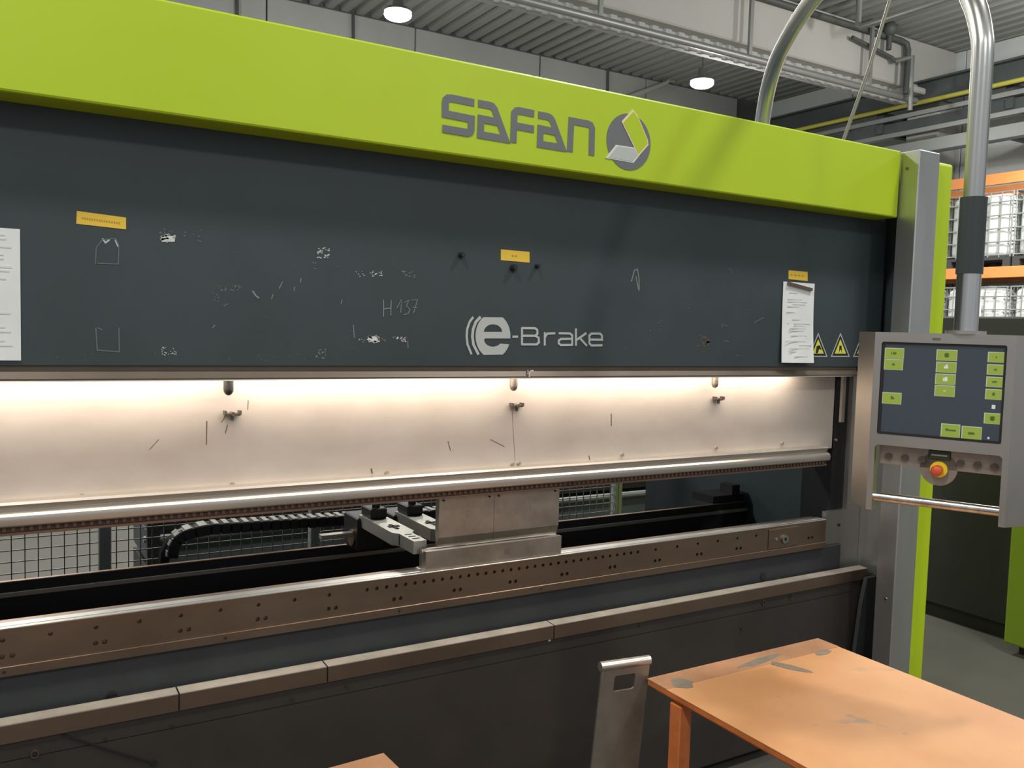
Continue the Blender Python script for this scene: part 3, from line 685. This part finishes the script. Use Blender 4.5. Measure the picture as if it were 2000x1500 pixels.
# residue and scratches: groups of small flecks of bare paint
def flecks(x0, y0, x1, y1, n, mt, smin=1.2, smax=4.0, name='adhesive_residue'):
    m_ = MB()
    for _ in range(n):
        cx, cy = random.uniform(x0, x1), random.uniform(y0, y1); s = random.uniform(smin, smax); a = random.uniform(0, 6.28)
        P = [(cx+s*random.uniform(.5, 1)*math.cos(a+t*1.257), cy+s*0.7*random.uniform(.5, 1)*math.sin(a+t*1.257)) for t in range(5)]
        m_.plate([[(lambda q: (q.x, q.z))(at(*p, Y=YD)) for p in sorted(P, key=lambda p: math.atan2(p[1]-cy, p[0]-cx))]], YD-0.0006, YD+0.0003)
    return m_.build(name, mt, rp)
def frame(P, wd, mt, name='adhesive_residue'):
    for s in P: MB().stroke([(lambda q: (q.x, q.z))(at(*p, Y=YD)) for p in s], wd, YD-0.0006, YD+0.0003).build(name, mt, rp)
flecks(315, 458, 342, 472, 26, M['scratch'], 2.5, 5); flecks(312, 446, 340, 456, 8, M['faint']); flecks(360, 445, 395, 478, 9, M['faint'])
flecks(620, 484, 644, 505, 26, M['scratch'], 1.5, 3.2); flecks(610, 500, 620, 525, 6, M['faint'])
flecks(315, 678, 344, 695, 22, M['ltgrey'], 1.2, 2.8); flecks(614, 682, 638, 701, 18, M['chalk'], 1.2, 2.6)
frame([[(186, 516), (188, 484), (200, 468), (226, 466), (232, 480), (231, 516), (190, 514)]], 0.0022, M['faint'])
frame([[(200, 466), (206, 474), (214, 468)], [(225, 468), (231, 482)]], 0.004, M['ltgrey'])
frame([[(187, 640), (190, 684), (233, 687), (232, 640)], [(190, 640), (200, 644)]], 0.0026, M['faint'])
flecks(420, 558, 475, 567, 22, M['chalk'], 0.8, 2.2); flecks(415, 570, 428, 590, 9, M['chalk'], 1, 2.5); flecks(425, 592, 445, 598, 6, M['chalk'], 1, 2.2)
frame([[(493, 568), (500, 578), (506, 582)]], 0.004, M['chalk'], 'scratch')
for P_ in ([[(552, 550), (545, 564)], [(588, 543), (587, 552)], [(575, 560), (574, 568)], [(533, 575), (530, 584)], [(420, 635), (415, 640)], [(668, 585), (666, 594)]]): frame([P_], 0.002, M['chalk'], 'scratch')
flecks(692, 529, 712, 540, 6, M['ltgrey'], 1, 2.6); flecks(723, 530, 748, 540, 16, M['scratch'], 1.2, 3.2); flecks(785, 530, 812, 543, 14, M['chalk'], 1.2, 2.6)
flecks(718, 656, 742, 668, 26, M['scratch'], 2, 4.5); flecks(775, 658, 795, 668, 16, M['scratch'], 1.5, 3.5); flecks(698, 660, 712, 668, 5, M['ltgrey'], 1, 2); flecks(745, 657, 772, 667, 8, M['chalk'], 1, 2)
frame([[(796, 666), (797, 680)], [(690, 635), (692, 660)]], 0.002, M['chalk'], 'scratch')
frame([[(1233, 550), (1239, 528), (1245, 526), (1248, 545), (1248, 568)], [(1242, 540), (1247, 566)]], 0.004, M['chalk'], 'scratch')
flecks(1350, 656, 1384, 676, 12, M['lip'], 3, 6); frame([[(1410, 642), (1409, 634), (1422, 637)], [(1414, 665), (1424, 668)], [(1424, 524), (1432, 534)], [(1472, 630), (1492, 620)]], 0.0022, M['faint'], 'scratch')
flecks(0, 690, 800, 705, 30, M['faint'], 0.8, 2.2, 'scratch'); flecks(1200, 600, 1500, 705, 24, M['faint'], 0.8, 2.2, 'scratch'); flecks(430, 480, 720, 700, 24, M['faint'], 0.8, 1.8, 'scratch')

for P in (((314, 461), (342, 461), (341, 472), (316, 472)), ((718, 657), (734, 657), (742, 668), (720, 668))): quad('adhesive_residue', P, M['white'], rp, YD, 0.0005)
# ---- magnets and papers on the panel
def magnet(x, y, r, lab):
    q = at(x, y, Y=YD)
    t = thing('holding_magnet', lab, 'magnet', (q.x, YD, q.z-r), 'small black magnets on the ram panel')
    MB().cyl((q.x, YD, q.z), (q.x, YD-0.010, q.z), r, 16).build('base', M['black'], t, True)
    MB().cyl((q.x, YD-0.010, q.z), (q.x, YD-0.017, q.z), r*0.7, 16).build('grip', M['black'], t, True)
magnet(900, 498, 0.009, 'small black magnet left of the middle yellow label')
magnet(1002, 523, 0.011, 'small black magnet just below the middle yellow label')
magnet(1048, 520, 0.007, 'small black magnet right of the middle yellow label')
def paper(x0, z0, wd, ht, label, lines, bend=0.0, lean=0.0):
    t = thing('paper_sheet', label, 'paper', (x0+wd/2, YD, z0))
    nx, nz = 6, 14; bm = bmesh.new(); V = {}
    for s_ in (0, 1):
        for i in range(nx+1):
            for k in range(nz+1):
                u, v = i/nx, k/nz
                y = YD-0.0035-bend*(1-v)**2*(0.4+0.6*u)-bend*0.35*math.sin(math.pi*u)*(1-v) - (0 if s_ == 0 else -0.0006)
                V[s_, i, k] = bm.verts.new((x0+wd*u+lean*(1-v)*(u-0.3), y, z0+ht*v))
    for s_ in (0, 1):
        for i in range(nx):
            for k in range(nz):
                f = [V[s_, i, k], V[s_, i+1, k], V[s_, i+1, k+1], V[s_, i, k+1]]
                bm.faces.new(f if s_ == 0 else f[::-1])
    m_ = MB(); m_.bm.free(); m_.bm = bm; m_.build('sheet', M['paper'], t, True)
    m_ = MB()
    for (u0, u1, v) in lines:
        def yy(u): return YD-0.0035-bend*(1-v)**2*(0.4+0.6*u)-bend*0.35*math.sin(math.pi*u)*(1-v)
        y = min(yy(u0), yy(u1), yy((u0+u1)/2))
        m_.box(x0+wd*u0+lean*(1-v)*(u0-0.3), x0+wd*u1+lean*(1-v)*(u0-0.3), y-0.0008, y-0.0002, z0+ht*v-0.0022, z0+ht*v+0.0022)
    m_.build('printed_lines', M['ink'], t)
    return t
rl = random.Random(3)
L1 = [(0.62+rl.uniform(0, .1), 0.75+rl.uniform(0, .2), 0.95-k*0.03) for k in range(12)] + [(0.55, 0.6+rl.uniform(0, .35), 0.5-k*0.035) for k in range(12) if k % 3]
q = at(41, 704, Y=YD)
paper(q.x-0.21, q.z, 0.21, 0.297, 'white printed sheet fixed at the far left of the dark panel', L1)
L2 = [(0.12, 0.35, .93), (0.2, 0.45, .87), (0.15, 0.6, .79), (0.15, 0.75, .76), (0.3, 0.7, .73), (0.15, .5, .70), (0.12, 0.38, .63), (0.3, .55, .54), (0.15, .2, .49), (0.35, .85, .49), (0.35, .7, .46), (0.2, .7, .43), (0.2, .65, .40), (0.25, .75, .34), (0.1, .7, .27), (0.5, .9, .22), (0.2, .8, .18), (0.2, .4, .14), (0.35, .75, .08)]
qa = at(1521, 708, Y=YD); qb = at(1590, 552, Y=YD); qc = at(1519, 549, Y=YD)
paper(qa.x, qa.z, qb.x-qa.x, qc.z-qa.z, 'white printed sheet hanging under a dark magnet bar by the warning triangles', L2, bend=0.02, lean=-0.008)
a = at(1538, 553, Y=YD-0.006); b = at(1585, 566, Y=YD-0.006)
tag(MB().stroke([(a.x, a.z), (b.x, b.z)], 0.011, YD-0.012, YD-0.005).build('magnet_bar', M['rail']), 'dark magnet bar holding the hanging sheet', 'magnet')

# ---- tooling: punch segments and die block
def punch(x0, x1, label, marks):
    t = thing('punch_segment', label, 'punch', ((x0+x1)/2, 0.02, 0.97), 'punch segments clamped in the ram')
    pr = [(0.006, 1.127), (0.030, 1.127), (0.030, 1.02), (0.024, 0.972), (0.018, 0.972), (0.008, 0.998), (0.006, 1.003)]
    MB().prism(pr, 'x', x0+0.0006, x1-0.0006).build('blade', M['steelw'], t)
    for (u, v, r) in marks: MB().box(x0+u-r, x0+u+r, 0.0052, 0.0061, v-r*1.2, v+r*1.2).build('stamp', M['handle'], t)
    for u in (0.015, (x1-x0)-0.018): MB().cyl((x0+u, 0.0065, 1.118), (x0+u, 0.002, 1.118), 0.003, 10).build('retaining_pin', M['hole'], t)
xa = at(858, 970, Y=0.006).x; xm = at(966, 965, Y=0.006).x; xb = at(1093, 958, Y=0.006).x
punch(xa, xm, 'left steel punch segment between clamp rail and die', [(0.105, 1.07, 0.010), (0.165, 1.118, 0.004)])
punch(xm, xb, 'right steel punch segment between clamp rail and die', [(0.02, 1.07, 0.007), (0.043, 1.07, 0.006), (0.145, 1.072, 0.010), (0.02, 1.118, 0.004)])
xd0 = at(833, 1080, Y=0.006).x; xd1 = at(1098, 1047, Y=0.006).x
db = thing('die_block', 'steel die block sitting on the drilled holder under the punch', 'die', ((xd0+xd1)/2, 0.03, 0.904))
MB().prism([(0.010, 0.9045), (0.056, 0.9045), (0.056, 0.963), (0.040, 0.963), (0.033, 0.952), (0.026, 0.963), (0.010, 0.963)], 'x', xd0, xd1).build('block', M['steelw'], db)
MB().box(xd0, xd1, 0.0095, 0.0265, 0.9628, 0.9640).build('shoulder', M['alu'], db)
MB().box((xd0+xd1)/2+0.03, (xd0+xd1)/2+0.05, 0.0094, 0.0101, 0.925, 0.945).box((xd0+xd1)/2-0.07, (xd0+xd1)/2-0.062, 0.0094, 0.0101, 0.938, 0.946).build('stamp', M['handle'], db)

# ================================================================== REAR SAFETY FENCE, STORED MATERIAL
FY = 1.60
px_ = [-0.49, 0.41, 1.31, 2.21, 3.10]
for i, (a, b) in enumerate(zip(px_, px_[1:])):
    lab = ['galvanised mesh fence panel behind the press, at the left frame edge', 'galvanised mesh fence panel behind the cable chain', 'galvanised mesh fence panel behind the stop fingers', 'galvanised mesh fence panel right of the punch'][i]
    t = thing('mesh_fence_panel', lab, 'fence', ((a+b)/2, FY, 0), 'fence panels behind the press')
    m_ = MB(); x = a+0.045
    while x < b-0.03: m_.box(x-0.002, x+0.002, FY-0.002, FY+0.002, 0.12, 1.95); x += 0.047
    m_.build('vertical_wires', M['fence'], t)['kind'] = 'stuff'
    m_ = MB(); z = 0.14
    while z < 1.95: m_.box(a+0.025, b-0.025, FY+0.002, FY+0.006, z-0.002, z+0.002); z += 0.047
    m_.build('horizontal_wires', M['fence'], t)['kind'] = 'stuff'
    MB().box(a+0.024, b-0.024, FY-0.012, FY+0.012, 0.10, 0.125).build('frame_bar', M['fpost'], t)
    MB().box(a+0.024, b-0.024, FY-0.012, FY+0.012, 1.945, 1.97).build('frame_bar', M['fpost'], t)
for i, x in enumerate(px_):
    lab = ['grey fence post beyond the left frame edge', 'grey fence post left of the cable chain end', 'grey fence post between cable chain and stop fingers', 'grey fence post behind the punch', 'grey fence post right of the punch'][i]
    t = thing('fence_post', lab, 'post', (x, FY, 0), 'posts of the rear fence')
    m_ = MB(); m_.box(x-0.0235, x+0.0235, FY-0.0235, FY+0.0235, 0.0, 2.0, bev=0.003)
    m_.box(x-0.004, x+0.004, FY-0.026, FY-0.0225, 0.01, 1.99); m_.build('profile', M['fpost'], t)
    MB().box(x-0.06, x+0.06, FY-0.05, FY+0.05, 0, 0.01).build('foot', M['fpost'], t)
sr = thing('stock_rack', 'dark low storage rack with steel bars behind the mesh fence', 'rack', (2.6, 2.7, 0))
for (z0, z1, mt) in ((0.10, 0.30, 'black'), (0.34, 0.50, 'crane'), (0.56, 0.70, 'black')):
    MB().box(0.72, 5.2, 2.35, 3.1, z0, z1).build('sheet_stack', M[mt], sr)
for z in (0.32, 0.53, 0.73, 0.80):
    MB().tube([(0.66, 2.3, z), (5.2, 2.3, z)], 0.018, 8).build('stock_bar', M['pipe'], sr, True)
for x in (0.70, 2.9, 5.1):
    MB().box(x-0.03, x+0.03, 2.24, 2.28, 0, 0.95).build('upright', M['black'], sr)
pt = thing('wooden_pallet', 'wooden pallet lying behind the fence right of the punch', 'pallet', (4.0, 2.0, 0))
for k in range(5): MB().box(3.45, 4.6, 1.75+k*0.1, 1.82+k*0.1, 0.12, 0.14).build('plank', M['wood'], pt)
for y in (1.76, 1.95, 2.14): MB().box(3.45, 4.6, y, y+0.08, 0.0, 0.12).build('runner', M['wood'], pt)

# ================================================================== CONTROL CONSOLE ON ITS ARCHED ARM
cc = bpy.data.objects.new('control_console', None); COL.objects.link(cc); cc.empty_display_size = 0.05
tag(cc, 'stainless control console with touch screen hanging from an arched steel tube', 'control console')
cbase = Vector((1.969, -1.076, 0.0)); un = Vector((0.4115, -0.9114, 0)); nn = Vector((-0.9114, -0.4115, 0))
# local axes: x = right along the face, y = away from the viewer (-nn), z = up
cc.matrix_world = Matrix(((un.x, -nn.x, 0, cbase.x), (un.y, -nn.y, 0, cbase.y), (0, 0, 1, 0), (0, 0, 0, 1)))
def lo(P): return cc.matrix_world.inverted() @ Vector(P)
# front frame with screen opening and button opening; two legs below
fr = MB()
def rrect(x0, x1, z0, z1, r=0.006, n=4):
    P = []
    for cx, cz, a0 in ((x1-r, z1-r, 0), (x0+r, z1-r, 90), (x0+r, z0+r, 180), (x1-r, z0+r, 270)):
        for k in range(n+1):
            a = math.radians(a0+90*k/n); P.append((cx+r*math.cos(a), cz+r*math.sin(a)))
    return P
ol = [(-0.157, 1.215), (-0.143, 1.215), (-0.143, 1.376), (-0.137, 1.382), (0.132, 1.382), (0.138, 1.376), (0.138, 1.215), (0.151, 1.215), (0.151, 1.659), (-0.157, 1.659)]
fr.plate([ol, rrect(-0.1405, 0.1335, 1.409, 1.640, 0.005)], 0.0, 0.012)
fro = fr.build('front_frame', M['consolesteel'], cc)
# chamfered sides and body
for s, x0 in ((-1, -0.157), (1, 0.151)):
    xa_, xb_ = x0, x0+s*0.055
    MB().prism([(xa_, 0.0), (xb_, 0.075), (xb_, 0.14), (xb_-s*0.004, 0.14), (xb_-s*0.004, 0.077), (xa_, 0.008)], 'z', 1.215, 1.659).build('side_cheek', M['consolesteel'], cc)
    MB().prism([(xa_+(0.0 if s < 0 else 0), 0.0), (xa_-s*0.013, 0.012), (xa_-s*0.013, 0.05), (xa_, 0.05)], 'z', 1.215, 1.40).build('inner_cheek', M['consolesteel'], cc)
MB().prism([(-0.157, 0.0), (0.151, 0.0), (0.206, 0.075), (0.206, 0.14), (-0.212, 0.14), (-0.212, 0.075)], 'z', 1.659, 1.664).build('top_cover', M['consolesteel'], cc)
MB().box(-0.205, 0.20, 0.08, 0.14, 1.40, 1.659).build('housing', M['consolesteel'], cc)
MB().box(-0.145, 0.138, 0.012, 0.08, 1.385, 1.409).build('housing_floor', M['consolesteel'], cc)
MB().plate([rrect(-0.1405, 0.1335, 1.409, 1.640, 0.005), rrect(-0.134, 0.128, 1.415, 1.634, 0.002)], 0.004, 0.012).build('screen_bezel', M['bezel'], cc)
sc = MB().box(-0.136, 0.130, 0.009, 0.016, 1.412, 1.637).build('touch_screen', M['screen'], cc)
# screen content, measured on the glass in millimetres from the screen corner
def spx(x, y):
    d = ray(x, y); pn = nn; t = ((cbase+nn*-0.009-CAM).dot(pn))/d.dot(pn); q = lo(CAM+d*t); return (q.x, q.z)
def z7(x, y): return spx(1660+x*0.17, 640+y*0.17)
def sbtn(x0, y0, x1, y1, dy, glyph, gm='btnink'):
    P = [z7(x0, y0), z7(x1, y0+dy), z7(x1-(y1-y0)*0.09, y1+dy), z7(x0-(y1-y0)*0.09, y1)]
    x_0, x_1 = (P[0][0]+P[3][0])/2, (P[1][0]+P[2][0])/2; zt = (P[0][1]+P[1][1])/2; zb = (P[2][1]+P[3][1])/2
    b = MB().box(x_0, x_1, 0.0080, 0.0092, zb, zt).build('screen_button', M['btnedge'], sc)
    MB().box(x_0+0.0022, x_1-0.001, 0.0075, 0.0081, zb+0.001, zt-0.002).build('button_face', M['btn'], b)
    cx, cz = (x_0+x_1)/2, (zb+zt)/2
    for (u, v, a, c) in glyph: MB().box(cx+u-a, cx+u+a, 0.0070, 0.0076, cz+v-c, cz+v+c).build('glyph', M[gm], b)
G1 = [(0.001, 0, 0.004, 0.003), (-0.006, 0, 0.001, 0.004)]
sbtn(405, 228, 628, 350, 10, G1); sbtn(398, 355, 618, 480, 10, [(0, 0, 0.003, 0.003)]); sbtn(375, 738, 598, 870, 12, [(0.002, 0, 0.004, 0.0025), (0.0, 0.004, 0.002, 0.002)])
sbtn(1000, 248, 1240, 375, 10, [(0, 0, 0.005, 0.004), (0, 0, 0.003, 0.0055)]); sbtn(995, 388, 1230, 512, 10, [(0, 0, 0.0045, 0.003), (0.001, 0.004, 0.002, 0.003)], 'btnwhite')
sbtn(985, 525, 1220, 648, 10, [(0, -0.001, 0.005, 0.004), (0.002, 0.004, 0.003, 0.0015)], 'btnwhite'); sbtn(978, 655, 1212, 785, 12, [(0, 0, 0.003, 0.002)], 'btnedge')
for k, g in enumerate(([(0, 0, 0.0012, 0.0025)], [(0, 0.001, 0.003, 0.001), (0, -0.0015, 0.003, 0.001)], [(-0.001, 0, 0.004, 0.002), (0.003, 0.001, 0.002, 0.0015)], [(0, 0, 0.003, 0.003), (0, 0.003, 0.0015, 0.002)])):
    sbtn(1590-k*10, 275+k*142, 1790-k*12, 395+k*142, 10, g)
sbtn(1545, 975, 1742, 1100, 12, [(0, 0, 0.005, 0.004), (0, 0, 0.0035, 0.0055)])
sbtn(1052, 1095, 1272, 1250, 22, [(-0.008, 0.002, 0.003, 0.003), (0.003, 0.001, 0.009, 0.002)]); sbtn(1288, 1125, 1520, 1285, 20, [(-0.002, 0, 0.005, 0.003), (0.004, 0, 0.003, 0.0025)])
for (x, y, a) in ((1650, 910, 0.0038), (1592, 1268, 0.002)):
    q = z7(x, y); MB().box(q[0]-a, q[0]+a, 0.0078, 0.0092, q[1]-a*1.2, q[1]+a*1.2).build('screen_icon', M['btnwhite'], sc)
a, b = z7(410, 190), z7(1150, 215); MB().box(a[0], b[0], 0.0082, 0.0092, b[1], b[1]+0.0022).build('status_text', M['faint'], sc)
a, b = z7(1540, 228), z7(1770, 240); MB().box(a[0], b[0], 0.0082, 0.0092, b[1], b[1]+0.0022).build('status_text', M['faint'], sc)
MB().box(-0.026, -0.008, -0.0006, 0.0004, 1.647, 1.653).build('maker_mark', M['rail'], fro)
# recessed button panel, key caps, emergency stop
bp = MB()
N = 20
bp.box(-0.137, 0.137, 0.030, 0.036, 1.332, 1.40); bp.cyl((0.0, 0.030, 1.333), (0.0, 0.036, 1.333), 0.042, 28)
bpo = bp.build('button_panel', M['copperpanel'], cc)
for k, u in enumerate((-0.115, -0.077, -0.037, 0.048, 0.085, 0.120)):
    MB().cyl((u, 0.031, 1.352), (u, 0.024, 1.352), 0.0085, 16).build('push_button', M['btncap'], bpo, True)
MB().box(-0.024, 0.026, 0.026, 0.031, 1.355, 1.378, bev=0.002).build('green_name_plate', M['darkgreen'], bpo)
MB().box(-0.017, 0.019, 0.0252, 0.0262, 1.3645, 1.3685).build('plate_text', M['ltgrey'], bpo)
MB().cyl((0.002, 0.031, 1.332), (0.002, 0.020, 1.332), 0.0195, 28).build('emergency_stop_collar', M['estopyellow'], bpo, True)
m_ = MB(); m_.cyl((0.001, 0.022, 1.332), (0.0, -0.002, 1.331), 0.0115, 24, 0.013); m_.ball((0.0, -0.002, 1.331), 0.013, (1, 0.55, 1))
m_.build('emergency_stop_button', M['red'], bpo, True)
# handle bar between the legs
MB().cyl((-0.145, 0.012, 1.249), (0.140, 0.012, 1.249), 0.0115, 20).build('handle_bar', M['chrome'], cc, True)
# arm: sleeve and tube arching over to the machine top
tx, ty = lo((2.018, -1.098, 0)).x, lo((2.018, -1.098, 0)).y
MB().cyl((tx, ty, 1.664), (tx, ty, 1.82), 0.0270, 28).build('lower_tube', M['chrome'], cc, True)
MB().cyl((tx, ty, 1.808), (tx, ty, 1.989), 0.0300, 28).build('swivel_sleeve', M['sleeve'], cc, True)
MB().cyl((tx, ty, 1.664), (tx, ty, 1.672), 0.045, 28).build('tube_flange', M['consolesteel'], cc, True)
W0 = Vector((2.030, -1.09, 1.98)); B0 = Vector((2.80, 0.34, 2.30))
arm = []
hdir = Vector((B0.x-W0.x, B0.y-W0.y, 0)); span = hdir.length; hdir.normalize()
prof = [(0, 1.98), (0, 2.15), (0, 2.32), (0.008, 2.373), (0.031, 2.429), (0.059, 2.475), (0.115, 2.555), (0.20, 2.645), (0.33, 2.735), (0.52, 2.81), (0.75, 2.85), (0.95, 2.862),
        (1.10, 2.855), (1.19, 2.84), (1.31, 2.81), (1.45, 2.752), (1.545, 2.66), (1.60, 2.534), (1.62, 2.43), (1.624, 2.348)]
def catmull(P, n=4):
    out = []
    for i in range(len(P)-1):
        p0, p1, p2, p3 = P[max(0, i-1)], P[i], P[i+1], P[min(len(P)-1, i+2)]
        for k in range(n):
            t = k/n
            out.append(tuple(0.5*((2*b)+(-a+c)*t+(2*a-5*b+4*c-d)*t*t+(-a+3*b-3*c+d)*t**3) for a, b, c, d in zip(p0, p1, p2, p3)))
    return out+[P[-1]]
arm = [Vector((W0.x, W0.y, 0)) + hdir*u + Vector((0, 0, z)) for u, z in catmull(prof)]
MB().tube([lo(p) for p in arm], [0.0235+0.0075*min(1, k/(len(arm)-1)*1.3) for k in range(len(arm))], 24).build('arched_tube', M['tube'], cc, True, 60)

# cable from the machine top to the roof
cab = MB(); a = at(1648, 272, Y=0.2); b = at(1738, 0, Y=0.2); d = b-a
cab.tube([a-d*0.05, a, a+d*0.5+Vector((0.012, 0, 0)), b, b+d*1.0+Vector((0.0, 0, 0)), b+d*5.27], 0.008, 10)
tag(cab.build('hanging_cable', M['cable'], smooth=True), 'thin beige cable slanting from the machine top to the roof', 'cable')

# ================================================================== TABLES AND FOOT SWITCH
def table(name, label, x0, x1, y0, y1, h, rot=0.0, pivot=None, th=0.012, wear=()):
    t = bpy.data.objects.new(name, None); COL.objects.link(t); t.empty_display_size = 0.05; tag(t, label, 'table', 'orange work tables')
    pv = Vector((*pivot, 0)) if pivot else Vector((x0, y1, 0))
    t.matrix_world = Matrix.Translation(pv) @ Matrix.Rotation(rot, 4, 'Z')
    X0, X1, Y0, Y1 = x0-pv.x, x1-pv.x, y0-pv.y, y1-pv.y
    tp = MB().box(X0, X1, Y0, Y1, h-0.002, h, bev=0.0008).build('tabletop', M['tabletop'], t)
    MB().box(X0+0.001, X1-0.001, Y0+0.001, Y1-0.001, h-th-0.004, h-0.002, bev=0.001).build('table_frame', M['orange'], t)
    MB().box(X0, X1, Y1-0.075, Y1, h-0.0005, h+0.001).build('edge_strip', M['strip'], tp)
    for (u, v, a_, b_, r_) in wear:
        N_ = 12; m_ = MB(); pr_ = []
        for k in range(N_):
            an = 2*math.pi*k/N_; rr = random.uniform(0.75, 1.15); x_, y_ = a_*rr*math.cos(an), b_*rr*math.sin(an)
            pr_.append((X0+u+x_*math.cos(r_)-y_*math.sin(r_), Y1-v+x_*math.sin(r_)+y_*math.cos(r_)))
        m_.prism(pr_, 'z', h-0.0005, h+0.0014); m_.build('worn_patch', M['wear'], tp)
    g_ = 0.018
    th += 0.004
    for (a, b, c, d) in ((X0+g_, X1-g_, Y1-g_-0.03, Y1-g_), (X0+g_, X1-g_, Y0+g_, Y0+g_+0.03), (X0+g_, X0+g_+0.03, Y0+g_+0.03, Y1-g_-0.03), (X1-g_-0.03, X1-g_, Y0+g_+0.03, Y1-g_-0.03)):
        MB().box(a, b, c, d, h-th-0.012, h-th).build('apron_rail', M['orange'], t)
    for xx in (X0+0.003, X1-0.043):
        for yy in (Y0+0.05, Y1-0.125):
            MB().box(xx, xx+0.04, yy, yy+0.04, 0, h-th-0.012, bev=0.003).build('leg', M['orange'], t)
    return t
table('work_table', 'orange work table with worn top in the right foreground', 1.457, 2.112, -1.75, -0.642, 0.75, wear=((0.06, 0.065, 0.035, 0.03, 0.3), (0.36, 0.05, 0.09, 0.016, 0.1), (0.40, 0.12, 0.055, 0.018, -1.1), (0.57, 0.085, 0.032, 0.016, 0.1)))
table('work_table', 'orange work table of which only a corner shows at the bottom edge', 0.05, 0.703, -1.60, -0.692, 0.75, rot=math.radians(3.0), pivot=(0.703, -0.692))
fs = bpy.data.objects.new('foot_switch', None); COL.objects.link(fs); fs.empty_display_size = 0.05
tag(fs, 'steel foot switch handle with rolled grip, left of the orange table', 'foot switch')
top_ = at(1221, 1290, Z=0.80)
LE = math.radians(6.0)
fs.matrix_world = Matrix.Translation((top_.x-0.065, top_.y+0.005, 0)) @ Matrix.Rotation(math.radians(-8), 4, 'Z')
# handle plate leaning slightly, with grip slot
m_ = MB(); hw = 0.071
ol = [(-hw, 0.04), (hw, 0.04), (hw, 0.79), (-hw, 0.79)]
m_.plate([ol, rrect(-0.031, 0.031, 0.725, 0.766, 0.007)], -0.003, 0.003)
sh = Matrix.Identity(4); sh[0][2] = math.tan(LE)*0.78
bmesh.ops.transform(m_.bm, matrix=sh, verts=m_.bm.verts)
m_.build('handle_plate', M['handle'], fs)
cx = math.tan(LE)*0.78*0.79
MB().cyl((cx-hw-0.002, 0.004, 0.793), (cx+hw+0.002, 0.004, 0.793), 0.0125, 20).build('rolled_grip', M['alu'], fs, True)
MB().box(-0.13, 0.13, -0.20, 0.08, 0.0, 0.05, bev=0.01, seg=2).build('base', M['black'], fs)
MB().prism([(-0.18, 0.05), (-0.18, 0.075), (0.0, 0.11), (0.0, 0.05)], 'x', -0.09, 0.09).build('pedal', M['estopyellow'], fs)
